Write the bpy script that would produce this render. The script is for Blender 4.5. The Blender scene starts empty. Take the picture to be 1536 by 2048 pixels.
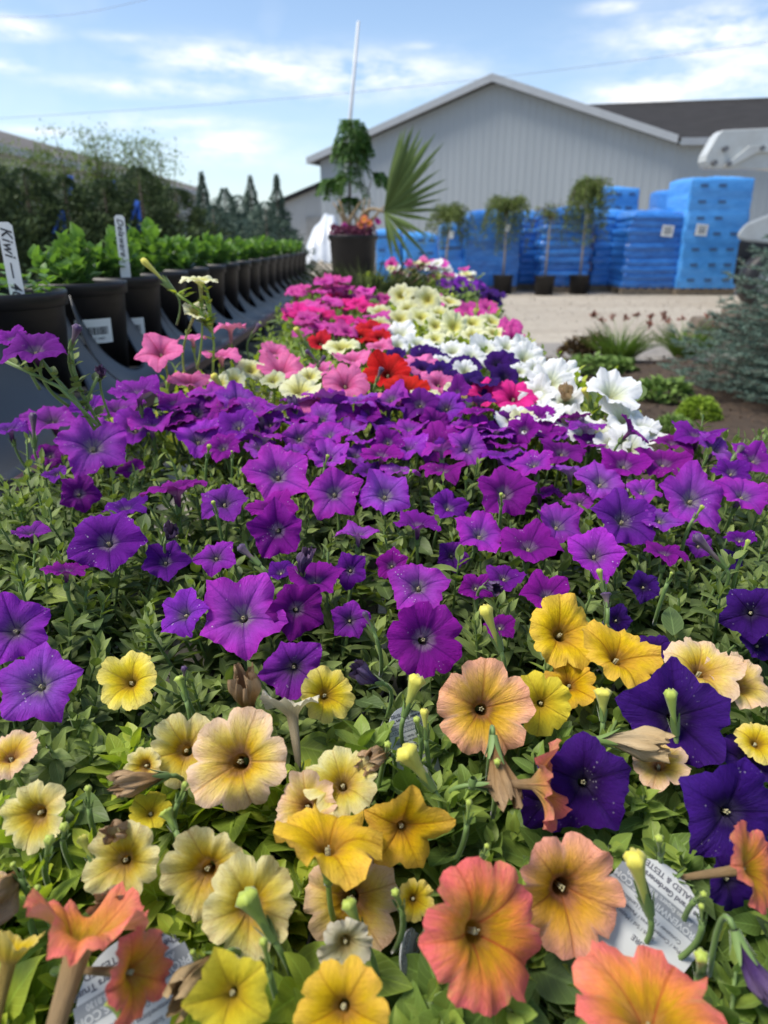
import bpy, math, random
import numpy as np
from mathutils import Vector, Matrix
R = math.radians
rnd = random.Random(7)
rng = np.random.default_rng(11)
sc = bpy.context.scene
col = sc.collection

# ------------------------------------------------------------ camera, sky, sun, exposure
PITCH = 21.7
CAMZ = 1.0
FPX = 1365.0
cam_d = bpy.data.cameras.new('camera')
cam = bpy.data.objects.new('camera', cam_d)
col.objects.link(cam)
cam.location = (0, 0, CAMZ)
cam.rotation_euler = (R(90 - PITCH), 0, 0)
cam_d.sensor_fit = 'VERTICAL'
cam_d.sensor_height = 36
cam_d.lens = 36 * FPX / 2048
cam_d.clip_start = 0.01
cam_d.clip_end = 2000
cam_d.dof.use_dof = True
cam_d.dof.focus_distance = 0.60
cam_d.dof.aperture_fstop = 6.5
sc.camera = cam

SUN_EL, SUN_AZ = 60, -98       # azimuth measured from +Y towards +X
sc.view_settings.view_transform = 'Standard'
sc.view_settings.look = 'None'
sc.view_settings.gamma = 1
sc.view_settings.exposure = 0.95
sc.cycles.max_bounces = 7
sc.cycles.transparent_max_bounces = 6
sc.cycles.diffuse_bounces = 4
sc.cycles.use_denoising = True

def ray(px, py):
    p = R(PITCH)
    f = Vector((0, math.cos(p), -math.sin(p))); u = Vector((0, math.sin(p), math.cos(p)))
    return f + Vector((1, 0, 0)) * ((px - 768) / FPX) + u * (-(py - 1024) / FPX)
def atY(px, py, Y):
    d = ray(px, py); return Vector((0, 0, CAMZ)) + d * (Y / d.y)
def atZ(px, py, z):
    d = ray(px, py); return Vector((0, 0, CAMZ)) + d * ((z - CAMZ) / d.z)

class NT:
    """tiny node-tree helper"""
    def __init__(s, nt): s.nt = nt; s.n = nt.nodes; s.l = nt.links
    def new(s, t, **kw):
        n = s.n.new(t)
        for k, v in kw.items():
            if k.startswith('i_'):
                key = k[2:]
                key = int(key) if key.isdigit() else key.replace('_', ' ')
                s.put(n.inputs[key], v)
            else: setattr(n, k, v)
        return n
    def put(s, inp, v):
        if isinstance(v, bpy.types.NodeSocket): s.l.new(v, inp)
        elif isinstance(v, bpy.types.Node): s.l.new(v.outputs[0], inp)
        else:
            if isinstance(v, (tuple, list)) and len(v) == 3 and inp.type == 'RGBA': v = (*v, 1)
            inp.default_value = v
    def m(s, op, a, b=0.0, c=None, clamp=False):
        n = s.n.new('ShaderNodeMath'); n.operation = op; n.use_clamp = clamp
        s.put(n.inputs[0], a); s.put(n.inputs[1], b)
        if c is not None: s.put(n.inputs[2], c)
        return n.outputs[0]
    def vm(s, op, a, b=None):
        n = s.n.new('ShaderNodeVectorMath'); n.operation = op
        s.put(n.inputs[0], a)
        if b is not None: s.put(n.inputs[1], b)
        return n.outputs[0]
    def mix(s, f, a, b, mode='MIX'):
        n = s.n.new('ShaderNodeMix'); n.data_type = 'RGBA'; n.blend_type = mode; n.clamp_factor = True
        s.put(n.inputs[0], f); s.put(n.inputs[6], a); s.put(n.inputs[7], b)
        return n.outputs[2]
    def noise(s, vec=None, scale=5, detail=3, rough=.55, dist=0):
        n = s.n.new('ShaderNodeTexNoise')
        if vec is not None: s.put(n.inputs['Vector'], vec)
        n.inputs['Scale'].default_value = scale; n.inputs['Detail'].default_value = detail
        n.inputs['Roughness'].default_value = rough; n.inputs['Distortion'].default_value = dist
        return n.outputs[0]
    def rampf(s, f, stops):
        n = s.n.new('ShaderNodeValToRGB'); s.put(n.inputs[0], f)
        e = n.color_ramp.elements
        while len(e) < len(stops): e.new(0.5)
        for k, (p, c) in enumerate(stops):
            e[k].position = p
            e[k].color = (c, c, c, 1) if not isinstance(c, (tuple, list)) else (*c[:3], 1)
        return n.outputs[0]
    def sep(s, v):
        n = s.n.new('ShaderNodeSeparateXYZ'); s.put(n.inputs[0], v); return n.outputs
    def comb(s, x, y, z):
        n = s.n.new('ShaderNodeCombineXYZ'); s.put(n.inputs[0], x); s.put(n.inputs[1], y); s.put(n.inputs[2], z); return n.outputs[0]
    def bump(s, h, strength=.3, dist=.01):
        n = s.n.new('ShaderNodeBump'); s.put(n.inputs['Height'], h)
        n.inputs['Strength'].default_value = strength; n.inputs['Distance'].default_value = dist
        return n.outputs[0]
    def attr(s, name):
        n = s.n.new('ShaderNodeAttribute'); n.attribute_name = name; return n

w = bpy.data.worlds.new('World'); sc.world = w; w.use_nodes = True
W = NT(w.node_tree)
for n in list(W.n): W.n.remove(n)
sky = W.new('ShaderNodeTexSky', sky_type='NISHITA', sun_disc=False)
sky.sun_elevation = R(SUN_EL); sky.sun_rotation = R(SUN_AZ)
sky.air_density = 1.0; sky.dust_density = .7; sky.ozone_density = 3.0
tc = W.new('ShaderNodeTexCoord')
nrm = W.vm('NORMALIZE', tc.outputs['Generated'])
sx, sy, sz = W.sep(nrm)
az = W.m('ARCTAN2', sx, sy); el = W.m('ARCSINE', sz)
warp = W.noise(W.comb(W.m('MULTIPLY', az, 4.0), W.m('MULTIPLY', el, 12.0), 0.0), 2.4, 6, .62)
warp2 = W.noise(W.comb(W.m('MULTIPLY', az, 3.0), W.m('MULTIPLY', el, 9.0), 7.0), 5.0, 5, .6)
tot = None
def azel(px, py):
    d = ray(px, py).normalized(); return math.atan2(d.x, d.y), math.asin(d.z)
# (px, py, half width px, half height px, strength)
for (px, py, wx, wy, k) in [(470, 122, 170, 34, 1.6), (700, 150, 220, 44, 1.6), (330, 178, 220, 20, 1.1), (450, 292, 90, 34, 1.7),
                            (25, 58, 80, 24, 1.5), (15, 130, 60, 18, 1.1), (1440, 70, 220, 60, 1.7), (1285, 188, 105, 34, 1.8), (1460, 150, 180, 55, 1.5),
                            (1230, 15, 70, 16, .9), (340, 245, 190, 20, 1.0), (240, 75, 70, 12, .6), (410, 80, 60, 10, .5), (90, 262, 90, 12, .8),
                            (840, 92, 40, 10, .6), (640, 320, 200, 30, .35)]:
    a0, e0 = azel(px, py); a1, _ = azel(px + wx, py); _, e1 = azel(px, py - wy)
    A = W.m('DIVIDE', W.m('SUBTRACT', az, a0), abs(a1 - a0)); E = W.m('DIVIDE', W.m('SUBTRACT', el, e0), abs(e1 - e0))
    g = W.m('POWER', 2.718, W.m('MULTIPLY', W.m('ADD', W.m('MULTIPLY', A, A), W.m('MULTIPLY', E, E)), -1.0))
    g = W.m('MULTIPLY', g, k)
    tot = g if tot is None else W.m('MAXIMUM', tot, g)
# general cirrus elsewhere in the dome
gen = W.m('MULTIPLY', W.m('SUBTRACT', W.noise(nrm, 2.2, 5, .6), .52), 1.6, clamp=True)
cf = W.m('MULTIPLY', tot, W.m('ADD', W.m('MULTIPLY', W.m('SUBTRACT', warp, .36), 3.0, clamp=True), W.m('MULTIPLY', W.m('SUBTRACT', warp2, .5), .9)), clamp=True)
cf = W.m('MAXIMUM', cf, gen)
hz = W.m('POWER', W.m('SUBTRACT', 1.0, W.m('ABSOLUTE', sz)), 9.0)
hzm = W.m('MULTIPLY', hz, .42)
base = W.mix(W.m('MINIMUM', W.m('ADD', hzm, .03), 1.0), sky.outputs[0], (5.0, 5.7, 6.2))
cc = W.mix(cf, base, (6.2, 6.3, 6.45))
bg = W.new('ShaderNodeBackground'); W.put(bg.inputs[0], cc); bg.inputs[1].default_value = 0.1
wo = W.new('ShaderNodeOutputWorld'); W.l.new(bg.outputs[0], wo.inputs[0])

sl = bpy.data.lights.new('sun', 'SUN'); sl.energy = 2.7; sl.angle = R(24); sl.color = (1, .93, .82)
so = bpy.data.objects.new('sun', sl); col.objects.link(so)
sd = Vector((math.sin(R(SUN_AZ)) * math.cos(R(SUN_EL)), math.cos(R(SUN_AZ)) * math.cos(R(SUN_EL)), math.sin(R(SUN_EL))))
so.rotation_euler = sd.to_track_quat('Z', 'Y').to_euler(); so.location = (0, 0, 20)

# ------------------------------------------------------------ materials
def lin(r, g, b):
    f = lambda c: ((c / 255 + .055) / 1.055) ** 2.4 if c > 10 else c / 255 / 12.92
    return (f(r), f(g), f(b))
def basemat(name):
    m = bpy.data.materials.new(name); m.use_nodes = True
    t = NT(m.node_tree)
    p = t.n['Principled BSDF']
    return m, t, p
def mat(name, c, rough=.6, var=.15, scale=8, metal=0, bump=0, bscale=60, c2=None, spec=.4, coord='Object', stretch=None):
    m, t, p = basemat(name)
    v = t.new('ShaderNodeTexCoord').outputs[coord]
    if stretch: v = t.vm('MULTIPLY', v, stretch)
    n = t.noise(v, scale, 5, .6)
    c2 = c2 or tuple(x * (1 - var * 2) for x in c)
    cc = t.mix(t.rampf(n, [(.3, 0.0), (.7, 1.0)]), c2, c)
    t.put(p.inputs['Base Color'], cc)
    p.inputs['Roughness'].default_value = rough; p.inputs['Metallic'].default_value = metal
    p.inputs['Specular IOR Level'].default_value = spec
    if bump:
        t.put(p.inputs['Normal'], t.bump(t.noise(v, bscale, 4), bump, .01))
    return m
def out_mix_translucent(m, t, p, colsock, fac):
    tr = t.new('ShaderNodeBsdfTranslucent'); t.put(tr.inputs[0], colsock)
    ms = t.new('ShaderNodeMixShader'); ms.inputs[0].default_value = fac
    t.l.new(p.outputs[0], ms.inputs[1]); t.l.new(tr.outputs[0], ms.inputs[2])
    t.l.new(ms.outputs[0], t.n['Material Output'].inputs[0])
def leafmat(name, c1, c2, c3, rough=.5, trans=.28, rib=None, spec=.35):
    """c1 dark, c2 mid, c3 light/young; attribute lf = (across -1..1, along 0..1, random); attribute yg = youth"""
    m, t, p = basemat(name)
    a = t.attr('lf'); x, y, z = t.sep(a.outputs['Vector'])
    yg = t.attr('yg').outputs['Fac']
    f = t.m('ADD', t.m('MULTIPLY', z, .55), t.m('MULTIPLY', yg, .6))
    c = t.rampf(f, [(.05, c1), (.5, c2), (1.0, c3)])
    pos = t.new('ShaderNodeTexCoord').outputs['Object']
    c = t.mix(t.m('MULTIPLY', t.noise(pos, 40, 4), .5), c, tuple(q * .55 for q in c2))
    ax = t.m('ABSOLUTE', x)
    midrib = t.m('SUBTRACT', 1.0, t.m('MULTIPLY', ax, 9.0), clamp=True)
    side = t.m('SINE', t.m('MULTIPLY', t.m('SUBTRACT', y, t.m('MULTIPLY', ax, .35)), 44.0))
    side = t.m('MULTIPLY', t.m('SUBTRACT', side, .72), 3.0, clamp=True)
    ribc = rib or tuple(min(1, q * 1.9 + .02) for q in c2)
    c = t.mix(t.m('MULTIPLY', midrib, .55), c, ribc)
    c = t.mix(t.m('MULTIPLY', side, .22), c, ribc)
    edge = t.m('MULTIPLY', t.m('SUBTRACT', ax, .86), 6.0, clamp=True)
    c = t.mix(t.m('MULTIPLY', edge, .30), c, ribc)
    back = t.new('ShaderNodeNewGeometry').outputs['Backfacing']
    c = t.mix(t.m('MULTIPLY', back, .35), c, tuple(min(1, q * 1.5 + .02) for q in c2))
    t.put(p.inputs['Base Color'], c)
    p.inputs['Roughness'].default_value = rough
    p.inputs['Specular IOR Level'].default_value = spec
    p.inputs['Sheen Weight'].default_value = .05
    h = t.m('ADD', t.m('MULTIPLY', side, -.5), t.m('MULTIPLY', midrib, -1.0))
    t.put(p.inputs['Normal'], t.bump(h, .35, .001))
    out_mix_translucent(m, t, p, t.mix(1.0, c, (1.5, 1.55, .5), 'MULTIPLY'), trans)
    return m
def petalmat(name, throat, inner, midc, edge, vein, tube, alt=None, trans=.25, streak=.35, patch=None, veinw=.065, hv=.04, vv=.35, speck=0.0, stripe=None, netting=.0):
    m, t, p = basemat(name)
    a = t.attr('fc'); cx, cy, r = t.sep(a.outputs['Vector'])
    vq = t.attr('vein').outputs['Fac']
    pos = t.new('ShaderNodeTexCoord').outputs['Object']
    orand = t.new('ShaderNodeObjectInfo').outputs['Random']
    off = t.m('MULTIPLY', orand, 37.0)
    st = t.noise(t.comb(t.m('ADD', t.m('MULTIPLY', cx, 9.0), off), t.m('MULTIPLY', cy, 9.0), t.m('MULTIPLY', r, 1.6)), 1.6, 6, .7)
    fine = t.noise(t.comb(t.m('ADD', t.m('MULTIPLY', cx, 34.0), off), t.m('MULTIPLY', cy, 34.0), t.m('MULTIPLY', r, 5.0)), 1.3, 4, .65, .6)
    pt = t.noise(t.vm('ADD', pos, t.comb(off, off, 0.0)), 55, 4, .6)
    rr = t.m('ADD', r, t.m('MULTIPLY', t.m('SUBTRACT', st, .5), streak))
    rr = t.m('ADD', rr, t.m('MULTIPLY', t.m('SUBTRACT', pt, .5), streak * .6))
    c = t.rampf(rr, [(.06, throat), (.24, inner), (.52, midc), (.90, edge)])
    if alt:     # whole-flower variation between two looks
        c2 = t.rampf(rr, [(.06, alt[0]), (.24, alt[1]), (.52, alt[2]), (.90, alt[3])])
        c = t.mix(t.rampf(orand, [(.25, 0.0), (.75, 1.0)]), c, c2)
    if patch: c = t.mix(t.m('MULTIPLY', t.rampf(t.noise(pos, 26, 5, .65), [(.52, 0.0), (.72, 1.0)]), .6), c, patch)
    if stripe:  # pale/brown bruised stripes between the veins
        sm = t.m('MULTIPLY', t.rampf(vq, [(.55, 0.0), (.78, 1.0)]), t.rampf(st, [(.45, 0.0), (.6, 1.0)]))
        c = t.mix(t.m('MULTIPLY', sm, .55), c, stripe)
    finem = t.rampf(fine, [(.50, 0.0), (.64, 1.0)])
    c = t.mix(t.m('MULTIPLY', finem, .32), c, vein)
    bw = t.m('ADD', t.m('MULTIPLY', r, 34.0), t.m('ADD', t.m('MULTIPLY', vq, -26.0), t.m('MULTIPLY', pt, 5.0)))
    br = t.m('MULTIPLY', t.m('SUBTRACT', t.m('SINE', bw), .80), 4.0, clamp=True)
    br = t.m('MULTIPLY', br, t.rampf(vq, [(.10, 1.0), (.65, 0.0)]))
    c = t.mix(t.m('MULTIPLY', br, .38), c, vein)
    c = t.mix(t.m('MULTIPLY', t.rampf(pt, [(.33, 1.0), (.50, 0.0)]), .13), c, tuple(q * .6 for q in midc))
    vl = t.m('SUBTRACT', 1.0, t.m('DIVIDE', vq, veinw), clamp=True)
    vl = t.m('MULTIPLY', vl, t.m('SUBTRACT', 1.05, t.m('MULTIPLY', r, .45)))
    c = t.mix(t.m('MULTIPLY', vl, .9), c, vein)
    if netting: # dark netting round the throat
        nm = t.m('MULTIPLY', t.rampf(r, [(.10, 1.0), (.36, 0.0)]), finem)
        c = t.mix(t.m('MULTIPLY', nm, netting), c, vein)
    tubem = t.rampf(t.m('MULTIPLY', r, -1.0), [(.0, 0.0), (.25, 1.0)])
    c = t.mix(tubem, c, throat)
    back = t.new('ShaderNodeNewGeometry').outputs['Backfacing']
    tubeout = t.mix(finem, tube, tuple(q * .6 for q in tube))
    bc = t.mix(t.m('ADD', t.m('MULTIPLY', r, -1.6), .55, clamp=True), t.mix(.35, c, tube), tubeout)
    c = t.mix(back, c, bc)
    if speck:
        v = t.new('ShaderNodeTexVoronoi'); v.inputs['Scale'].default_value = 330; t.put(v.inputs['Vector'], t.vm('ADD', pos, t.comb(off, 0.0, 0.0)))
        sp = t.m('MULTIPLY', t.m('LESS_THAN', v.outputs['Distance'], .22), t.rampf(t.noise(t.vm('ADD', pos, t.comb(off, off, off)), 60, 3), [(.60, 0.0), (.66, 1.0)]))
        c = t.mix(t.m('MULTIPLY', sp, speck), c, (.75, .72, .72))
    hs = t.new('ShaderNodeHueSaturation')
    hs.inputs['Hue'].default_value = .5
    r2 = t.m('FRACT', t.m('MULTIPLY', orand, 91.7))
    t.put(hs.inputs['Hue'], t.m('ADD', .5 - hv / 2, t.m('MULTIPLY', r2, hv)))
    t.put(hs.inputs['Value'], t.m('ADD', 1 - vv / 2, t.m('MULTIPLY', t.m('FRACT', t.m('MULTIPLY', orand, 313.3)), vv)))
    t.put(hs.inputs['Color'], c)
    c = hs.outputs[0]
    t.put(p.inputs['Base Color'], c)
    p.inputs['Roughness'].default_value = .55
    p.inputs['Specular IOR Level'].default_value = .16
    h = t.m('ADD', t.m('MULTIPLY', st, 1.2), t.m('ADD', t.m('MULTIPLY', fine, .6), t.m('ADD', t.m('MULTIPLY', vl, -.6), t.m('MULTIPLY', pt, 1.1))))
    t.put(p.inputs['Normal'], t.bump(h, .8, .0024))
    out_mix_translucent(m, t, p, c, trans)
    return m
# ------------------------------------------------------------ geometry helpers
def link(o, parent=None):
    col.objects.link(o)
    if parent is not None: o.parent = parent
    return o
def mesh_np(name, V, F, m, parent=None, attrs=None, smooth=True):
    V = np.asarray(V, dtype=np.float32); F = np.asarray(F, dtype=np.int32)
    me = bpy.data.meshes.new(name); k = F.shape[1]
    me.vertices.add(len(V)); me.vertices.foreach_set('co', V.ravel())
    me.loops.add(F.size); me.loops.foreach_set('vertex_index', F.ravel())
    me.polygons.add(len(F)); me.polygons.foreach_set('loop_start', np.arange(0, F.size, k, dtype=np.int32))
    if smooth: me.polygons.foreach_set('use_smooth', np.ones(len(F), dtype=bool))
    for an, av in (attrs or {}).items():
        av = np.asarray(av, dtype=np.float32)
        if av.ndim == 2:
            at = me.attributes.new(an, 'FLOAT_VECTOR', 'POINT'); at.data.foreach_set('vector', av.ravel())
        else:
            at = me.attributes.new(an, 'FLOAT', 'POINT'); at.data.foreach_set('value', av)
    me.update(calc_edges=True)
    me.materials.append(m)
    return link(bpy.data.objects.new(name, me), parent)
class MB:
    """collects boxes, tubes, lathes and sheets into one mesh"""
    def __init__(s): s.v = []; s.f = []; s.at = []
    def add(s, vs, fs, at=None):
        b = len(s.v); s.v += [tuple(v) for v in vs]; s.f += [tuple(i + b for i in f) for f in fs]
        s.at += (at if at is not None else [0.0] * len(vs)); return s
    def box(s, c, d, rz=0, M=None, top=1.0):
        x, y, z = d[0] / 2, d[1] / 2, d[2] / 2
        vs = [Vector((sx * x * (top if sz > 0 else 1), sy * y * (top if sz > 0 else 1), sz * z)) for sz in (-1, 1) for sy in (-1, 1) for sx in (-1, 1)]
        Mx = M if M is not None else Matrix.Rotation(rz, 4, 'Z')
        vs = [Mx @ v + Vector(c) for v in vs]
        return s.add(vs, [(0, 2, 3, 1), (4, 5, 7, 6), (0, 1, 5, 4), (2, 6, 7, 3), (0, 4, 6, 2), (1, 3, 7, 5)])
    def tube(s, pts, rad, n=8, cap=True, at=None):
        pts = [Vector(p) for p in pts]; N = len(pts)
        if not isinstance(rad, (list, tuple)): rad = [rad] * N
        vs = []; aa = []; prev = None
        for i, p in enumerate(pts):
            T = (pts[min(i + 1, N - 1)] - pts[max(i - 1, 0)]).normalized()
            if prev is None: A = T.orthogonal().normalized()
            else:
                A = prev - T * prev.dot(T)
                A = A.normalized() if A.length > 1e-6 else T.orthogonal().normalized()
            prev = A; B = T.cross(A)
            for k in range(n):
                a = 2 * math.pi * k / n
                vs.append(p + (A * math.cos(a) + B * math.sin(a)) * rad[i]); aa.append(at[i] if at else i / max(1, N - 1))
        fs = [(i * n + k, i * n + (k + 1) % n, (i + 1) * n + (k + 1) % n, (i + 1) * n + k) for i in range(N - 1) for k in range(n)]
        if cap: fs += [tuple(range(n - 1, -1, -1)), tuple((N - 1) * n + k for k in range(n))]
        return s.add(vs, fs, aa)
    def lathe(s, prof, c=(0, 0, 0), n=32, closed=False):
        vs = [(c[0] + r * math.cos(2 * math.pi * k / n), c[1] + r * math.sin(2 * math.pi * k / n), c[2] + z) for r, z in prof for k in range(n)]
        N = len(prof); rng_ = range(N if closed else N - 1)
        return s.add(vs, [(i * n + k, i * n + (k + 1) % n, ((i + 1) % N) * n + (k + 1) % n, ((i + 1) % N) * n + k) for i in rng_ for k in range(n)])
    def prism(s, pts, off):
        """flat polygon pts (3-D) extruded by vector off"""
        n = len(pts); o = Vector(off)
        vs = [Vector(p) for p in pts] + [Vector(p) + o for p in pts]
        return s.add(vs, [tuple(range(n)), tuple(range(2 * n - 1, n - 1, -1))] + [(k, k + n, (k + 1) % n + n, (k + 1) % n) for k in range(n)])
    def build(s, name, m, parent=None, smooth=False, bevel=0, attrname=None, autosmooth=False):
        me = bpy.data.meshes.new(name); me.from_pydata(s.v, [], s.f)
        if attrname:
            at = me.attributes.new(attrname, 'FLOAT', 'POINT'); at.data.foreach_set('value', s.at)
        me.update(); me.materials.append(m)
        if smooth: me.polygons.foreach_set('use_smooth', [True] * len(me.polygons))
        o = link(bpy.data.objects.new(name, me), parent)
        import bmesh
        bm = bmesh.new(); bm.from_mesh(me); bmesh.ops.recalc_face_normals(bm, faces=bm.faces); bm.to_mesh(me); bm.free()
        if bevel:
            b = o.modifiers.new('bevel', 'BEVEL'); b.width = bevel; b.segments = 2; b.limit_method = 'ANGLE'
        return o
def tag(o, label=None, cat=None, group=None, kind=None):
    if label: o['label'] = label
    if cat: o['category'] = cat
    if group: o['group'] = group
    if kind: o['kind'] = kind
    return o
def empty(name, loc=(0, 0, 0), **kw):
    o = bpy.data.objects.new(name, None); o.empty_display_size = .05; o.location = loc
    col.objects.link(o); return tag(o, **kw)
def rel(p, root): return Vector(p) - Vector(root.location)

# ------------------------------------------------------------ leaves
def leaf_template(rows=5, wide=.42, fold=.18, arch=.22, tip=1.15, curl=0.0):
    vs = []; lf = []
    for i in range(rows + 1):
        v = i / rows
        wv = wide * .5 * (math.sin(math.pi * min(1, v ** .85 * .97 + .02)) ** .8) * (1 - .25 * v) * tip
        wv = max(wv, .012)
        for x in (-1, -.5, 0, .5, 1):
            z = fold * abs(x) * wv * 1.2 - arch * v * v + .03 * math.sin(7 * v + 2 * x) * abs(x) + curl * x * v * .1
            vs.append((x * wv, v, z)); lf.append((x, v))
    fs = [(i * 5 + k, i * 5 + k + 1, (i + 1) * 5 + k + 1, (i + 1) * 5 + k) for i in range(rows) for k in range(4)]
    return np.array(vs), np.array(fs), np.array(lf)
def leaf_template_lo(rows=3, wide=.42, fold=.18, arch=.22):
    vs = []; lf = []
    for i in range(rows + 1):
        v = i / rows
        wv = max(.012, wide * .5 * (math.sin(math.pi * min(1, v ** .85 * .97 + .02)) ** .8))
        for x in (-1, 0, 1):
            vs.append((x * wv, v, fold * abs(x) * wv * 1.2 - arch * v * v)); lf.append((x, v))
    fs = [(i * 3 + k, i * 3 + k + 1, (i + 1) * 3 + k + 1, (i + 1) * 3 + k) for i in range(rows) for k in range(2)]
    return np.array(vs), np.array(fs), np.array(lf)
def nz(a): return a / np.maximum(1e-9, np.linalg.norm(a, axis=-1, keepdims=True))
def scatter(name, T, pos, ydir, zhint, length, width, m, parent=None, yg=None, smooth=True):
    """instance template T (unit leaf along +y) at arrays; one mesh"""
    tv, tf, tl = T
    pos = np.asarray(pos, float); ydir = nz(np.asarray(ydir, float)); zh = np.asarray(zhint, float)
    n = len(pos)
    X = nz(np.cross(ydir, zh)); Z = np.cross(X, ydir)
    L = np.asarray(length, float)[:, None, None]; Wd = np.asarray(width, float)[:, None, None]
    V = pos[:, None, :] + X[:, None, :] * tv[None, :, 0:1] * Wd + ydir[:, None, :] * tv[None, :, 1:2] * L + Z[:, None, :] * tv[None, :, 2:3] * L
    F = tf[None] + (np.arange(n) * len(tv))[:, None, None]
    rd = rng.random(n)
    lf = np.concatenate([np.broadcast_to(tl[None], (n, len(tv), 2)), np.broadcast_to(rd[:, None, None], (n, len(tv), 1))], axis=2)
    y = np.zeros(n) if yg is None else np.asarray(yg)
    y = np.repeat(y, len(tv))
    return mesh_np(name, V.reshape(-1, 3), F.reshape(-1, tf.shape[1]), m, parent, {'lf': lf.reshape(-1, 3), 'yg': y}, smooth)

def shoots_to_leaves(base, mid, tip, n, Lmax, Lmin, tstart=.25):
    """arrays (k,3) of quadratic bezier shoots -> leaf arrays"""
    k = len(base)
    base, mid, tip = map(lambda a: np.asarray(a, float), (base, mid, tip))
    Lmax = np.broadcast_to(Lmax, (k,)); Lmin = np.broadcast_to(Lmin, (k,))
    P, D, Z, L, Y = [], [], [], [], []
    ph0 = rng.random(k) * 6.28
    for i in range(n):
        u = i / (n - 1)
        t = tstart + (1 - tstart) * u ** .75
        t = t if i < n - 1 else 1.0
        p = (1 - t) ** 2 * base + 2 * t * (1 - t) * mid + t * t * tip
        T = nz(2 * (1 - t) * (mid - base) + 2 * t * (tip - mid))
        A = nz(np.cross(T, np.array([.31, .2, .93]) + rng.normal(0, .05, (k, 3)))); B = np.cross(T, A)
        ph = ph0 + i * 2.4 + rng.normal(0, .25, k)
        pitch = np.radians(85 - 58 * u ** 1.6 + rng.normal(0, 9, k))
        rad = A * np.cos(ph)[:, None] + B * np.sin(ph)[:, None]
        d = T * np.cos(pitch)[:, None] + rad * np.sin(pitch)[:, None]
        zh = T * np.sin(pitch)[:, None] - rad * np.cos(pitch)[:, None] + np.array([0, 0, .15])
        P.append(p); D.append(d); Z.append(zh)
        L.append((Lmin + (Lmax - Lmin) * (1 - u) ** .9 * (.55 + .45 * math.sin(min(1, u * 5 + .25) * 1.57))) * (1 + rng.normal(0, .13, k)))
        Y.append(np.full(k, u))
    return [np.concatenate(a) for a in (P, D, Z, L, Y)]

def stems_mesh(name, base, mid, tip, r0, r1, m, parent, seg=5):
    base, mid, tip = map(lambda a: np.asarray(a, float), (base, mid, tip))
    k = len(base); V = []
    for i in range(seg + 1):
        t = i / seg
        p = (1 - t) ** 2 * base + 2 * t * (1 - t) * mid + t * t * tip
        T = nz(2 * (1 - t) * (mid - base) + 2 * t * (tip - mid) + 1e-9)
        A = nz(np.cross(T, np.array([.31, .25, .1]))); B = np.cross(T, A)
        r = r0 + (r1 - r0) * t
        V.append(np.stack([p + (A * math.cos(a) + B * math.sin(a)) * r for a in (0, 1.57, 3.14, 4.71)], 1))
    V = np.stack(V, 1)  # k, seg+1, 4, 3
    F = []
    for i in range(seg):
        for q in range(4):
            F.append((i * 4 + q, i * 4 + (q + 1) % 4, (i + 1) * 4 + (q + 1) % 4, (i + 1) * 4 + q))
    F = np.array(F)[None] + (np.arange(k) * (seg + 1) * 4)[:, None, None]
    return mesh_np(name, V.reshape(-1, 3), F.reshape(-1, 4), m, parent)

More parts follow.
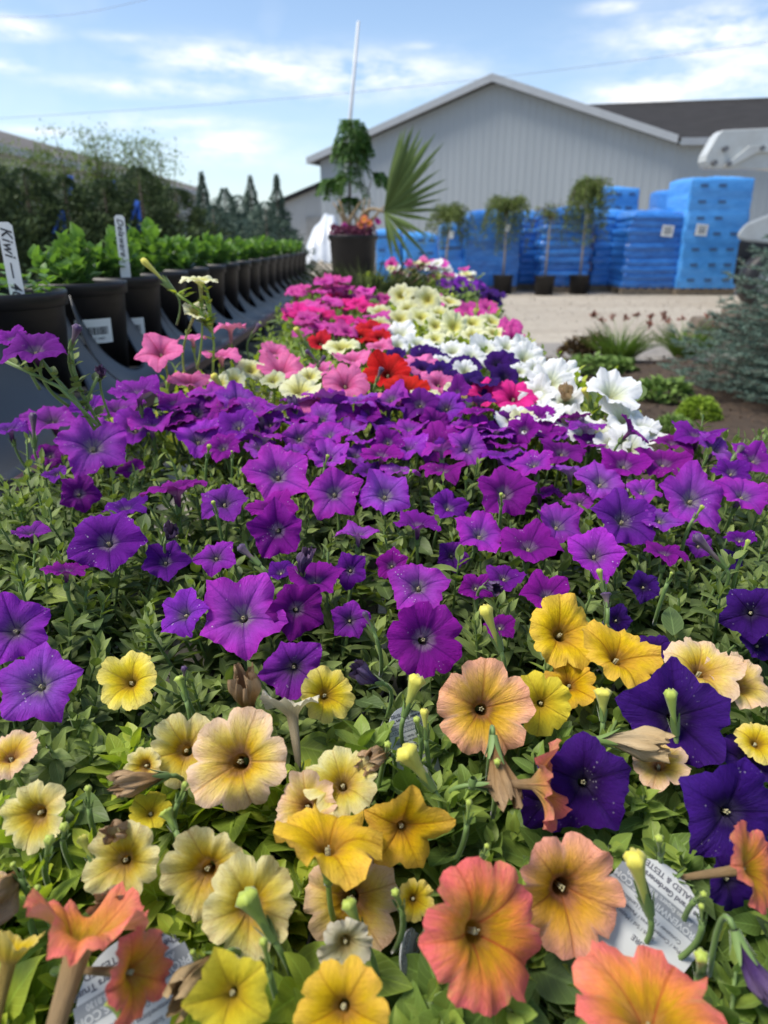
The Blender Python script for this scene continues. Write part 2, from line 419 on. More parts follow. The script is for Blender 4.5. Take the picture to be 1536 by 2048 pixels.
# ------------------------------------------------------------ petunia flower
STYLES = {
 'round': dict(tipd=.035, junc=.20, jp=6, pt=0.0, crease=.06, ruff=.055, fold=.02),
 'star':  dict(tipd=0.0, junc=.19, jp=1.5, pt=.10, crease=.065, ruff=.05, fold=.02),
 'point': dict(tipd=0.0, junc=.27, jp=1.2, pt=.05, crease=.04, ruff=.025, fold=.03),
}
def corolla_data(Rd, L, style, seed, cup=.0, hi=True, ruffle=1.0, throat=.15, bend=None):
    r_ = np.random.default_rng(seed)
    S = STYLES[style]
    nt = 70 if hi else 30
    tb = [-1, -.7, -.4, -.15] if hi else [-1, -.35]
    lb = [.0, .08, .16, .25, .35, .45, .55, .65, .75, .84, .91, .96, 1.0] if hi else [0, .14, .3, .5, .72, .9, 1.0]
    th = np.linspace(0, 2 * np.pi, nt, endpoint=False)
    ph = r_.normal(0, .06, 5); lob = r_.normal(0, 1, 5); lsz = 1 + r_.normal(0, .065, 5)
    k = np.round(th / (2 * np.pi / 5)).astype(int) % 5
    dl = (th - k * 2 * np.pi / 5 + np.pi) % (2 * np.pi) - np.pi
    q = np.clip(np.abs(dl) / (np.pi / 5), 0, 1)
    vein_q = np.abs((dl - ph[k] * .3)) / (np.pi / 5)
    RR = 1 - S['junc'] * q ** S['jp'] - S['tipd'] * np.exp(-(q / .14) ** 2) + S['pt'] * np.exp(-(q / .16) ** 2)
    f1, f2, f3, f4, f5 = r_.random(5) * 6.28
    u2, u3 = r_.normal(0, .06), r_.normal(0, .055)
    RR = RR + .016 * np.sin(16 * th + f1) + .013 * np.sin(27 * th + f2) + .02 * np.sin(9 * th + f3)
    lw = np.cos(q * np.pi / 2)
    # blend lobe properties smoothly over junctions
    lo = lob[k] * lw; RR = RR * (1 + (lsz[k] - 1) * lw)
    b0 = r_.random() * 6.28 if bend is None else bend[0]; bA = r_.normal(0, .10) if bend is None else bend[1]
    rt = throat
    V = []; fc = []; vn = []
    for s in tb:
        dpt = -s
        rad = (rt * .72) * (1 - dpt) ** .7 + .045 * dpt + rt * .12 * (1 - dpt)
        z = -.40 - (L / Rd - .40) * dpt
        V.append(np.stack([rad * np.cos(th), rad * np.sin(th), np.full(nt, z)], 1))
        fc.append(np.stack([np.cos(th), np.sin(th), np.full(nt, -max(.2, dpt))], 1)); vn.append(vein_q * .5)
    for u in lb:
        if u == 0: rad = np.full(nt, rt * .92)
        else: rad = rt * .92 + (RR - rt * .92) * u
        z = -.36 * (1 - u) ** 2.9 + cup * u ** 1.5
        z = z - S['crease'] * (u ** .7) * np.exp(-(q / .13) ** 2) * (1 - .3 * u) + S['fold'] * u * u * (1 - q) * q * 2.2
        z = z + ruffle * S['ruff'] * 1.15 * (u ** 2.2 * (np.sin(7 * th + f3 + 2 * u) + .6 * np.sin(12 * th + f1 - 2 * u)) + u ** 5 * .55 * (np.sin(19 * th + f2) + .8 * np.sin(31 * th + f1)))
        z = z + u * u * (u2 * np.sin(2 * th + f4) + u3 * np.sin(3 * th + f5))
        z = z + lo * .135 * ruffle * u ** 2 + bA * u * u * np.cos(th - b0) - .05 * u ** 4
        V.append(np.stack([rad * np.cos(th), rad * np.sin(th), z + 0 * th], 1))
        fc.append(np.stack([np.cos(th), np.sin(th), np.full(nt, u)], 1)); vn.append(vein_q * (.25 + .75 * u))
    V = np.concatenate(V) * Rd
    nr = len(tb) + len(lb)
    F = []
    for i in range(nr - 1):
        a = np.arange(nt); b = (a + 1) % nt
        F.append(np.stack([i * nt + a, (i + 1) * nt + a, (i + 1) * nt + b, i * nt + b], 1))
    return V, np.concatenate(F), {'fc': np.concatenate(fc), 'vein': np.concatenate(vn)}
def face_matrix(az, el, roll=0):
    a, e = R(az), R(el)
    n = Vector((math.sin(a) * math.cos(e), -math.cos(a) * math.cos(e), math.sin(e)))
    up = Vector((0, 0, 1)) if abs(n.z) < .97 else Vector((0, 1, 0))
    X = up.cross(n).normalized(); Y = n.cross(X)
    M = Matrix((X, Y, n)).transposed().to_4x4()
    return M @ Matrix.Rotation(roll, 4, 'Z'), n
def bez(a, b, c, n=8): return [a * (1 - t) ** 2 + b * 2 * t * (1 - t) + c * t * t for t in [i / n for i in range(n + 1)]]
def sepals(mb, p, n, size, nn=5, spread=.35):
    X = n.orthogonal().normalized(); Y = n.cross(X); a0 = rnd.random() * 6
    for k in range(nn):
        a = a0 + 2 * math.pi * k / nn + rnd.uniform(-.2, .2); rr = X * math.cos(a) + Y * math.sin(a); sd_ = n.cross(rr)
        L = size * rnd.uniform(.85, 1.15); pts = []; 
        for i in range(5):
            v = i / 4; c = p + n * (L * v) + rr * (.002 + L * spread * v ** 1.6)
            w_ = size * .12 * math.sin(math.pi * min(1, .25 + v * .72)) + .0003
            pts += [c - sd_ * w_, c + rr * w_ * .5, c + sd_ * w_]
        mb.add(pts, [(i * 3 + j, i * 3 + j + 1, i * 3 + j + 4, i * 3 + j + 3) for i in range(4) for j in range(2)], [.6] * 15)
MESHES = {}; FLW = []
def flower(plant, mt, p, Rd, az, el, style='round', cup=.0, hi=True, ruffle=1.0, L=None, roll=None, throat=.15, bend=None, stalk=.05, label=None, sdir=None, seed=None):
    L = L or Rd * .95
    M, n = face_matrix(az, el)
    root = Vector(plant.location)
    FLW.append((np.array(p), np.array(n), Rd))
    seed = seed if seed is not None else rnd.randrange(10 ** 6)
    Rd *= .93 if hi else 1.0
    if hi:
        V, F, A = corolla_data(Rd, L, style, seed, cup, True, ruffle, throat, bend)
        o = mesh_np('flower', V, F, mt, plant, A)
    else:
        key = (mt.name, style, rnd.randrange(5))
        if key not in MESHES:
            V, F, A = corolla_data(1.0, .95, style, seed, cup, False, ruffle, throat, bend)
            o = mesh_np('flower', V, F, mt, plant, A); MESHES[key] = o.data
        else: o = link(bpy.data.objects.new('flower', MESHES[key]), plant)
        o.scale = (Rd, Rd, Rd)
    rl = roll if roll is not None else rnd.random() * 6.28
    ML = Matrix.Translation(Vector(p) - root) @ M @ Matrix.Rotation(rl, 4, 'Z')
    o.matrix_local = ML @ Matrix.Diagonal((*o.scale, 1))
    if label: o['label'] = label
    b = Vector(p) - n * L - root; sp = root + b
    if hi:
        Mi = ML.inverted()
        mb = MB()
        e = b + (Vector(sdir) if sdir else Vector((rnd.uniform(-.02, .02), rnd.uniform(0, .03), -stalk)))
        c1 = b - n * stalk * .6
        mb.tube(bez(b + n * .002, c1, e, 8), [.0016 + .0006 * i / 8 for i in range(9)], 7)
        mb.lathe([(.0, -.003), (.003, -.002), (.0034, .002), (.002, .006)], b, 7)
        sepals(mb, b, n, Rd * .42)
        c = mb.build('calyx', M_.get('stem_' + plant.get('fam', 'green'), M_['stem_green']), None, smooth=True)
        c.parent = o; c.matrix_parent_inverse = Matrix.Identity(4); c.data.transform(Mi)
        # stamens: anthers on the bottom of the throat
        ms = MB()
        for k in range(5):
            a = 2 * math.pi * k / 5 + 1; q_ = .035 * Rd
            ctr = Vector((q_ * math.cos(a), q_ * math.sin(a), -.33 * Rd + .04 * Rd * (k % 2)))
            ms.lathe([(.0003, -.0006), (.0007, -.0002), (.0006, .0004), (.0002, .0007)], ctr, 6)
            ms.tube([ctr + Vector((0, 0, -.3 * Rd)), ctr], .0004, 4)
        s_ = ms.build('stamen_cluster', M_['anther'], None, smooth=True); s_.parent = o
    return o
def wither(plant, p, size, az, el, mt, parent_name='withered_flower', length=1.6, seed=None):
    """crumpled spent bloom: collapsed ragged funnel on its stalk"""
    r_ = np.random.default_rng(seed if seed is not None else rnd.randrange(10 ** 6))
    nt, nr = 40, 18; V = []; fc = []; vn = []
    th = np.linspace(0, 2 * np.pi, nt, endpoint=False); ph = r_.random(8) * 6.28
    for i in range(nr):
        v = i / (nr - 1)
        rad = .07 + .36 * v ** 1.4 * (1 - .45 * max(0, v - .75) * 4)
        rad = rad * (1 + .30 * v * np.sin(5 * th + ph[0] + 3 * v) + .18 * v * np.sin(9 * th + ph[1] - 5 * v) + .14 * v * np.sin(14 * th + ph[2]))
        z = v * length + .13 * v * np.sin(4 * th + ph[3]) + .08 * v * np.sin(11 * th + ph[4])
        bx = .38 * v * v * math.cos(ph[5]); by = .38 * v * v * math.sin(ph[5])
        V.append(np.stack([rad * np.cos(th) + bx, rad * np.sin(th) + by, z - length * .5], 1))
        fc.append(np.stack([np.cos(th), np.sin(th), np.full(nt, v)], 1)); vn.append(np.abs(np.sin(2.5 * th + ph[6])))
    V = np.concatenate(V) * size; F = []
    for i in range(nr - 1):
        a = np.arange(nt); b = (a + 1) % nt
        F.append(np.stack([i * nt + a, i * nt + b, (i + 1) * nt + b, (i + 1) * nt + a], 1))
    o = mesh_np(parent_name, V, np.concatenate(F), mt, plant, {'fc': np.concatenate(fc), 'vein': np.concatenate(vn)})
    M, n = face_matrix(az, el); root = Vector(plant.location)
    ML = Matrix.Translation(Vector(p) - root) @ M; o.matrix_local = ML
    mb = MB(); b = Vector(p) - root - n * size * length * .5
    mb.tube(bez(b, b - n * .02, b + Vector((0, .01, -.05)), 6), .0016, 6); sepals(mb, b, n, size * .6)
    c = mb.build('calyx', M_['stem_green'], o, smooth=True); c.data.transform(ML.inverted())
    return o
def bud(plant, p0, p1, wd, mt, open_=.6, label=None):
    """long furled bud from base p0 to tip p1 (world)"""
    root = Vector(plant.location); a = Vector(p0) - root; b = Vector(p1) - root
    n = (b - a).normalized(); L = (b - a).length
    X = n.orthogonal().normalized(); Y = n.cross(X); nt = 15; nr = 12; vs = []; at = []
    for i in range(nr + 1):
        v = i / nr
        rr = wd * (.26 + .30 * v + .44 * max(0, (v - .5) / .5) ** 1.2) if v < .9 else wd * (1.0 - (v - .9) * 10 * (.65 - open_ * .3))
        for k in range(nt):
            t = 2 * math.pi * k / nt
            q = rr * .5 * (1 + .22 * v ** 2 * math.cos(5 * t + 4 * v))
            vs.append(a + n * (L * v + (.10 * L * math.sin(5 * t + 4 * v) * .25 if v > .85 else 0)) + (X * math.cos(t) + Y * math.sin(t)) * q); at.append(v)
    mb = MB(); mb.add(vs, [(i * nt + k, i * nt + (k + 1) % nt, (i + 1) * nt + (k + 1) % nt, (i + 1) * nt + k) for i in range(nr) for k in range(nt)] + [tuple(nr * nt + k for k in range(nt))], at)
    o = mb.build('flower_bud', mt, plant, smooth=True, attrname='bt')
    m2 = MB(); m2.tube(bez(a, a - n * .02, a + Vector((rnd.uniform(-.01, .01), .01, -.05)), 6), .0018, 6); sepals(m2, a, n, L * .42, spread=.22)
    m2.build('calyx', M_['stem_green'], o, smooth=True)
    if label: o['label'] = label
    return o
def stemmat(name, c1, c2):
    m, t, p = basemat(name)
    pos = t.new('ShaderNodeTexCoord').outputs['Object']
    t.put(p.inputs['Base Color'], t.mix(t.noise(pos, 60, 3), c1, c2)); p.inputs['Roughness'].default_value = .6
    p.inputs['Sheen Weight'].default_value = .25; p.inputs['Sheen Roughness'].default_value = .3
    return m
def budmat(name, cb, ct):
    m, t, p = basemat(name)
    f = t.attr('bt').outputs['Fac']; pos = t.new('ShaderNodeTexCoord').outputs['Object']
    nn = t.noise(t.vm('MULTIPLY', pos, (1, 1, .3)), 260, 3)
    c = t.rampf(t.m('ADD', f, t.m('MULTIPLY', t.m('SUBTRACT', nn, .5), .35)), [(.1, cb), (.72, tuple((a + b) / 2 for a, b in zip(cb, ct))), (1.0, ct)])
    t.put(p.inputs['Base Color'], c); p.inputs['Roughness'].default_value = .6
    p.inputs['Sheen Weight'].default_value = .15
    return m
M_ = {}
M_['anther'] = mat('anther', (.50, .46, .26), .7, .1)
M_['stem_green'] = stemmat('stem_green', (.10, .17, .045), (.17, .26, .07))
M_['stem_lime'] = stemmat('stem_lime', (.20, .30, .05), (.30, .40, .08))
M_['leaf_sage'] = leafmat('leaf_sage', (.045, .072, .022), (.108, .158, .042), (.29, .37, .09), .55)
M_['leaf_lime'] = leafmat('leaf_lime', (.095, .155, .028), (.23, .32, .035), (.48, .52, .05), .48, .32)
M_['leaf_mid'] = leafmat('leaf_mid', (.060, .110, .025), (.140, .225, .040), (.32, .41, .065), .5)
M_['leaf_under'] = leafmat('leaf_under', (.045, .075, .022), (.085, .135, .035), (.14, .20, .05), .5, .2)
M_['leaf_pot'] = leafmat('leaf_pot', (.040, .095, .028), (.085, .18, .042), (.20, .35, .07), .38, .35)
M_['leaf_old'] = leafmat('leaf_old', (.10, .12, .03), (.22, .28, .05), (.30, .36, .06), .5)
P = {}
# petals: throat, inner, middle, edge, vein, tube
P['purple'] = petalmat('petal_purple', (.26, .20, .28), (.105, .010, .20), (.13, .006, .24), (.165, .007, .29), (.055, .002, .14), (.16, .05, .20),
                       alt=[(.18, .13, .20), (.20, .05, .32), (.25, .03, .42), (.30, .025, .46), (.10, .01, .22)][:4], hv=.045, vv=.5, speck=.55, netting=.6, streak=.28)
P['magenta'] = petalmat('petal_magenta', (.26, .18, .28), (.15, .008, .19), (.21, .005, .25), (.26, .006, .29), (.09, .002, .14), (.20, .05, .18), hv=.03, vv=.35, netting=.6, speck=.4, streak=.25)
P['lilac'] = petalmat('petal_lilac', (.34, .31, .32), (.22, .08, .34), (.32, .075, .52), (.34, .04, .50), (.11, .012, .26), (.30, .15, .36), hv=.03, vv=.25, netting=.8, speck=.8, streak=.4,
                      alt=[(.26, .22, .26), (.24, .04, .34), (.34, .03, .44), (.38, .02, .42)])
P['violet'] = petalmat('petal_violet', (.05, .035, .09), (.025, .004, .085), (.042, .006, .15), (.050, .007, .175), (.012, .001, .045), (.05, .03, .08), hv=.02, vv=.25, netting=.4, speck=.25, streak=.25)
P['golden'] = petalmat('petal_golden', (.34, .18, .02), (.72, .42, .006), (.88, .58, .010), (.90, .58, .07), (.45, .19, .008), (.55, .30, .07), patch=(.86, .42, .10), hv=.012, vv=.12)
P['yellow'] = petalmat('petal_yellow', (.40, .22, .02), (.76, .50, .010), (.90, .70, .035), (.92, .76, .20), (.42, .24, .03), (.55, .42, .12), hv=.012, vv=.12)
P['lemon'] = petalmat('petal_lemon', (.55, .36, .03), (.72, .52, .02), (.80, .64, .035), (.82, .68, .06), (.50, .34, .03), (.55, .45, .10), hv=.01, vv=.1)
P['cream'] = petalmat('petal_buff_yellow', (.34, .17, .02), (.78, .52, .015), (.91, .76, .13), (.93, .85, .42), (.52, .32, .05), (.60, .48, .22), patch=(.90, .62, .34), hv=.012, vv=.12, trans=.32)
P['peach'] = petalmat('petal_peach', (.30, .14, .02), (.76, .47, .015), (.91, .68, .14), (.92, .66, .44), (.55, .28, .07), (.60, .40, .24), patch=(.84, .46, .30), hv=.012, vv=.1)
P['salmon'] = petalmat('petal_salmon', (.22, .10, .02), (.66, .36, .012), (.88, .48, .08), (.90, .43, .28), (.40, .14, .03), (.48, .28, .15), patch=(.74, .30, .20), stripe=(.48, .35, .22), hv=.015, vv=.12)
P['coral'] = petalmat('petal_coral', (.44, .24, .02), (.66, .36, .010), (.88, .30, .06), (.89, .20, .17), (.50, .10, .03), (.56, .38, .20), patch=(.90, .42, .16), stripe=(.62, .40, .10), hv=.012, vv=.12, streak=.55)
P['ivory'] = petalmat('petal_ivory', (.45, .34, .12), (.62, .55, .26), (.74, .70, .48), (.78, .72, .56), (.55, .45, .22), (.60, .50, .33), hv=.01, vv=.1)
P['white'] = petalmat('petal_white', (.55, .58, .30), (.72, .76, .55), (.83, .84, .84), (.84, .85, .86), (.60, .64, .52), (.62, .66, .40), hv=.0, vv=.06, streak=.15, trans=.2)
P['paleyellow'] = petalmat('petal_pale_yellow', (.55, .48, .10), (.74, .70, .18), (.82, .82, .45), (.84, .84, .58), (.60, .56, .15), (.60, .60, .22), hv=.01, vv=.1)
P['pink'] = petalmat('petal_pink', (.45, .10, .22), (.72, .12, .34), (.80, .20, .46), (.78, .17, .42), (.55, .04, .16), (.62, .30, .30), hv=.02, vv=.15)
P['hotpink'] = petalmat('petal_hot_pink', (.35, .01, .12), (.70, .015, .22), (.80, .025, .29), (.80, .03, .30), (.45, .005, .12), (.55, .08, .22), hv=.02, vv=.2)
P['fuchsia'] = petalmat('petal_fuchsia', (.30, .02, .18), (.58, .03, .32), (.72, .10, .43), (.70, .08, .41), (.40, .01, .2), (.50, .10, .30), hv=.03, vv=.3)
P['red'] = petalmat('petal_red', (.12, .002, .002), (.36, .002, .006), (.52, .004, .010), (.55, .006, .014), (.25, .001, .001), (.35, .03, .03), hv=.01, vv=.2, trans=.15)
P['dead'] = petalmat('petal_withered_brown', (.20, .10, .04), (.30, .16, .06), (.46, .28, .12), (.58, .40, .22), (.16, .08, .03), (.34, .20, .09), hv=.02, vv=.3, trans=.12)
P['deadviolet'] = petalmat('petal_withered_violet', (.06, .02, .08), (.07, .03, .12), (.10, .05, .17), (.20, .13, .24), (.03, .01, .06), (.16, .09, .14), hv=.02, vv=.3, trans=.1)
P['deadcream'] = petalmat('petal_withered_cream', (.50, .40, .22), (.62, .48, .28), (.72, .56, .34), (.70, .50, .26), (.40, .26, .12), (.64, .48, .28), hv=.01, vv=.1, trans=.2)
M_['bud_green'] = budmat('bud_green', (.12, .21, .035), (.34, .42, .06))
M_['bud_yellow'] = budmat('bud_yellow', (.20, .26, .05), (.60, .54, .07))
M_['bud_purple'] = budmat('bud_purple', (.16, .12, .10), (.05, .015, .09))
# ------------------------------------------------------------ ground
def gravelmat(name, c1, c2, c3, sc1=.35):
    m, t, p = basemat(name)
    pos = t.new('ShaderNodeTexCoord').outputs['Object']
    big = t.noise(t.vm('MULTIPLY', pos, (.35, 1.5, 1)), sc1 * 2, 6, .65)
    v = t.new('ShaderNodeTexVoronoi'); v.inputs['Scale'].default_value = 42; t.put(v.inputs['Vector'], pos)
    vr, _, _ = t.sep(v.outputs['Color'])
    c = t.mix(t.rampf(big, [(.35, 0.0), (.62, 1.0)]), c1, c2)
    c = t.mix(t.m('MULTIPLY', vr, .5), c, c3)
    f2 = t.noise(pos, 9, 5, .7)
    c = t.mix(t.rampf(f2, [(.45, 0.0), (.8, .5)]), c, tuple(q * .55 for q in c1))
    t.put(p.inputs['Base Color'], c); p.inputs['Roughness'].default_value = .9
    t.put(p.inputs['Normal'], t.bump(t.m('ADD', v.outputs['Distance'], f2), .6, .02))
    return m
gm = gravelmat('gravel_material', (.36, .31, .24), (.46, .41, .33), (.26, .24, .21))
def sheet(name, pts, z, m, sub=0):
    b = MB(); b.add([(x, y, z) for x, y in pts], [tuple(range(len(pts)))])
    o = b.build(name, m); return tag(o, kind='structure')
sheet('ground', [(-600, -40), (600, -40), (600, 900), (-600, 900)], 0, gm)
# packed darker drive edge next to the bed
sheet('path', [(.2, 5.75), (14, 5.3), (14, 7.3), (4.2, 7.2), (1.6, 7.3), (.2, 7.0)], .004, gravelmat('path_material', (.24, .22, .20), (.30, .28, .25), (.18, .17, .16)))
# mulch bed: grid with small clods
bedm = mat('mulch_material', (.080, .055, .036), .95, .3, 14, bump=1.0, bscale=70, c2=(.035, .024, .017))
gx, gy = 110, 70
xs = np.linspace(.55, 8.5, gx); ys = np.linspace(-1.0, 6.15, gy)
Xg, Yg = np.meshgrid(xs, ys); 
Yg = Yg + .16 * np.sin(Xg * 1.7) * (Yg > 5.5) - .06 * (Xg - 2) * (Yg > 5.9)
Zg = .035 + .03 * np.sin(Xg * 2.3 + Yg) * np.cos(Yg * 1.9) + rng.random(Xg.shape) * .022
edge = np.minimum(np.minimum(Xg - .55, ys[-1] + .1 - Yg), 8.5 - Xg); Zg = np.where(edge < .14, .008, Zg)
idx = np.arange(gx * gy).reshape(gy, gx)
F = np.stack([idx[:-1, :-1], idx[:-1, 1:], idx[1:, 1:], idx[1:, :-1]], -1).reshape(-1, 4)
o = mesh_np('garden_bed_soil', np.stack([Xg, Yg, Zg], -1).reshape(-1, 3), F, bedm); tag(o, kind='structure')
# bark chips
n = 9000
cx_ = rng.uniform(.65, 6.5, n); cy_ = rng.uniform(1.5, 6.0, n)
T_chip = (np.array([(-.5, 0, 0), (.5, .1, .15), (.4, 1, .1), (-.45, .9, 0)]), np.array([(0, 1, 2, 3)]), np.array([(-1, 0), (1, 0), (1, 1), (-1, 1)]))
dd = np.stack([rng.normal(0, 1, n), rng.normal(0, 1, n), rng.normal(.0, .25, n)], 1)
chipm = mat('bark_chip_material', (.12, .075, .045), .9, .3, 30, c2=(.04, .028, .02))
o = scatter('bark_mulch', T_chip, np.stack([cx_, cy_, .055 + rng.random(n) * .02], 1), dd, np.tile([0.1, .1, 1], (n, 1)) + rng.normal(0, .3, (n, 3)), rng.uniform(.012, .035, n), rng.uniform(.006, .014, n), chipm, smooth=False)
tag(o, 'loose dark bark mulch covering the garden bed', 'mulch', kind='stuff')
# scattered stones on the drive
n = 2500
o = scatter('gravel_stones', T_chip, np.stack([rng.uniform(-2, 9, n), rng.uniform(6.3, 14, n), np.full(n, .008)], 1), np.stack([rng.normal(0, 1, n), rng.normal(0, 1, n), rng.normal(0, .3, n)], 1), np.tile([0, .1, 1.0], (n, 1)), rng.uniform(.012, .04, n), rng.uniform(.012, .035, n), mat('stone_bits', (.42, .38, .32), .9, .3, 20), smooth=False)
tag(o, 'small loose stones scattered over the gravel drive', 'gravel', kind='stuff')

# ------------------------------------------------------------ buildings
siding = mat('siding_material', (.32, .35, .37), .5, .05, .5, c2=(.285, .315, .335), stretch=(1, 1, .3))
sidlite = mat('pale_siding_material', (.50, .51, .50), .6, .05, .5)
trimm = mat('trim_material', (.36, .38, .40), .45, .05, 3)
roofm = mat('shingle_material', (.040, .038, .038), .95, .2, 1.5, bump=.5, bscale=25, c2=(.028, .027, .027), spec=.15)
soff = mat('soffit_material', (.30, .31, .32), .7)
def ribbed_wall(A, B, topf, base, m, name, parent, rib=.30, depth=.014):
    """vertical ribbed metal siding between plan points A and B; topf(s) = height at fraction s"""
    A = Vector((A[0], A[1], 0)); B = Vector((B[0], B[1], 0)); L = (B - A).length; D = (B - A) / L
    N = Vector((D.y, -D.x, 0))
    ss = []; k = 0
    while k * rib < L:
        for a, dd in ((0, 0), (rib * .70, 0), (rib * .78, depth), (rib * .90, depth), (rib * .98, 0)):
            s = k * rib + a
            if s <= L: ss.append((s, dd))
        k += 1
    ss.append((L, 0))
    vs = []
    for s, dd in ss:
        p = A + D * s + N * dd; vs += [(p.x, p.y, base), (p.x, p.y, topf(s / L))]
    mb = MB(); mb.add(vs, [(2 * i, 2 * i + 2, 2 * i + 3, 2 * i + 1) for i in range(len(ss) - 1)])
    return mb.build(name, m, parent)
# main building
EH = 4.3
Lp = atZ(640, 322, EH); Rp = atZ(1352, 287, EH)
D_ = (Rp - Lp); D_.z = 0; Wd = D_.length; D_.normalize(); Nf = Vector((D_.y, -D_.x, 0))
dr = ray(990, 166); s_ = ((Lp.x) * D_.y - (Lp.y) * D_.x) / (dr.x * D_.y - dr.y * D_.x)
Ap = Vector((0, 0, CAMZ)) + dr * s_
fa = (Ap - Lp).dot(D_) / Wd; AH = Ap.z
big = empty('storage_building', (Lp.x, Lp.y, 0), label='large grey metal barn with a wide gable facing the yard behind the blue pallets', cat='building')
PL = lambda s, out, z: Lp * 1.0 + D_ * (s * Wd) + Nf * out + Vector((0, 0, z - EH))
top = lambda s: (EH + (AH - EH) * (s / fa)) if s < fa else (EH + (AH - EH) * ((1 - s) / (1 - fa)))
a0, b0 = PL(0, 0, 0), PL(1, 0, 0)
ribbed_wall(rel(a0, big), rel(b0, big), top, 0, siding, 'front_wall', big)
ribbed_wall(rel(a0 - Nf * 30, big), rel(a0, big), lambda s: EH, 0, siding, 'side_wall', big)
def slab(mb, A, B, up, th):   # strip from A to B (edge), 'up' vector wide, thickness vector th
    mb.prism([A, B, B + up, A + up], th)
sl1 = (PL(fa, 0, AH) - PL(0, 0, EH)); sl2 = (PL(fa, 0, AH) - PL(1, 0, EH))
ex = .055
mb = MB()
e0 = PL(0, .45, EH) - sl1 * ex + Vector((0, 0, .12)); e1 = PL(fa, .45, AH) + Vector((0, 0, .12)); e2 = PL(1, .45, EH) - sl2 * .01 + Vector((0, 0, .12))
back = -Nf * 30.5
mb.prism([rel(e0, big), rel(e1, big), rel(e1 + back, big), rel(e0 + back, big)], (0, 0, .10))
mb.prism([rel(e1, big), rel(e2, big), rel(e2 + back, big), rel(e1 + back, big)], (0, 0, .10))
mb.build('roof', roofm, big)
fas = MB()
for q0, q1 in ((e0, e1), (e1, e2)):
    fas.prism([rel(q0 + Nf * .03, big) + Vector((0, 0, .13)), rel(q1 + Nf * .03, big) + Vector((0, 0, .13)), rel(q1 + Nf * .03, big) - Vector((0, 0, .14)), rel(q0 + Nf * .03, big) - Vector((0, 0, .14))], Nf * -.028)
fas.build('rake_trim', trimm, big)
sf = MB()
for q0, q1 in ((e0, e1), (e1, e2)):
    dz = Vector((0, 0, -.06)); sf.prism([rel(q0 + dz, big), rel(q1 + dz, big), rel(q1 + dz - Nf * .44, big), rel(q0 + dz - Nf * .44, big)], (0, 0, .03))
sf.build('soffit', soff, big)
gt = MB(); g0 = rel(e0, big); gt.box(g0 + back * .5 - D_ * .06 + Vector((0, 0, -.02)), (.13, 30, .14), math.atan2(Nf.y, Nf.x) + math.pi / 2); gt.build('gutter', trimm, big)
# right wing with long roof, eave continuing to the right
RE = atZ(1700, 284, EH); Dr = (RE - Rp); Dr.z = 0; Lr = 26.0; Dr.normalize(); Nr = Vector((Dr.y, -Dr.x, 0))
RH = 6.9
rdg0 = atZ(1168, 214, RH); rdg1 = atZ(1536, 200, RH); dd_ = (rdg1 - rdg0); dd_.z = 0; dd_.normalize()
wing = empty('long_shed', (Rp.x, Rp.y, 0), label='long grey shed with a dark roof running off right of the gable barn', cat='building')
ribbed_wall(rel(Rp - Vector((0, 0, EH)) , wing), rel(Rp - Vector((0, 0, EH)) + Dr * Lr, wing), lambda s: EH, 0, siding, 'front_wall', wing)
mb = MB(); q0 = Rp + Nr * .4 + Dr * .05 + Vector((0, 0, .0)); q1 = q0 + Dr * Lr
r0 = rdg0 - dd_ * 0.2; r1 = rdg0 + dd_ * (Lr + 6)
mb.prism([rel(q0, wing), rel(q1, wing), rel(r1, wing), rel(r0, wing)], (0, 0, .1)); mb.build('roof', roofm, wing)
mb = MB(); mb.prism([rel(q0 + Nr * .03, wing) + Vector((0, 0, .14)), rel(q1 + Nr * .03, wing) + Vector((0, 0, .14)), rel(q1 + Nr * .03, wing) - Vector((0, 0, .10)), rel(q0 + Nr * .03, wing) - Vector((0, 0, .10))], Nr * -.028); mb.build('eave_trim', trimm, wing)
mb = MB(); mb.prism([rel(q0 - Nr * .01, wing) - Vector((0, 0, .05)), rel(q1 - Nr * .01, wing) - Vector((0, 0, .05)), rel(q1 - Nr * .39, wing) - Vector((0, 0, .05)), rel(q0 - Nr * .39, wing) - Vector((0, 0, .05))], (0, 0, .02)); mb.build('soffit', soff, wing)
# left long building
LH, LR = 3.4, 4.6
l0 = atZ(-260, 245, LH); l1 = atZ(398, 392, LH); dl_ = (l1 - l0); dl_.z = 0; LL = dl_.length; dl_.normalize(); nl = Vector((dl_.y, -dl_.x, 0))
lb_ = empty('farm_building', (l0.x, l0.y, 0), label='long low building with a brown-grey roof behind the dark evergreens on the left', cat='building')
z0 = l0 - Vector((0, 0, LH)); z1 = l1 - Vector((0, 0, LH))
ribbed_wall(rel(z0, lb_), rel(z1, lb_), lambda s: LH, 0, sidlite, 'front_wall', lb_, rib=.4)
k0 = atZ(-260, 195, LR); k1 = atZ(402, 379, LR)
mb = MB(); mb.prism([rel(l0 + nl * .4, lb_), rel(l1 + nl * .4, lb_), rel(k1, lb_), rel(k0, lb_)], (0, 0, .1)); mb.build('roof', mat('brown_roof', (.15, .135, .12), .8, .15, 1), lb_)
mb = MB(); mb.prism([rel(l0 + nl * .43, lb_) + Vector((0, 0, .12)), rel(l1 + nl * .43, lb_) + Vector((0, 0, .12)), rel(l1 + nl * .43, lb_) - Vector((0, 0, .08)), rel(l0 + nl * .43, lb_) - Vector((0, 0, .08))], nl * -.028); mb.build('eave_trim', trimm, lb_)
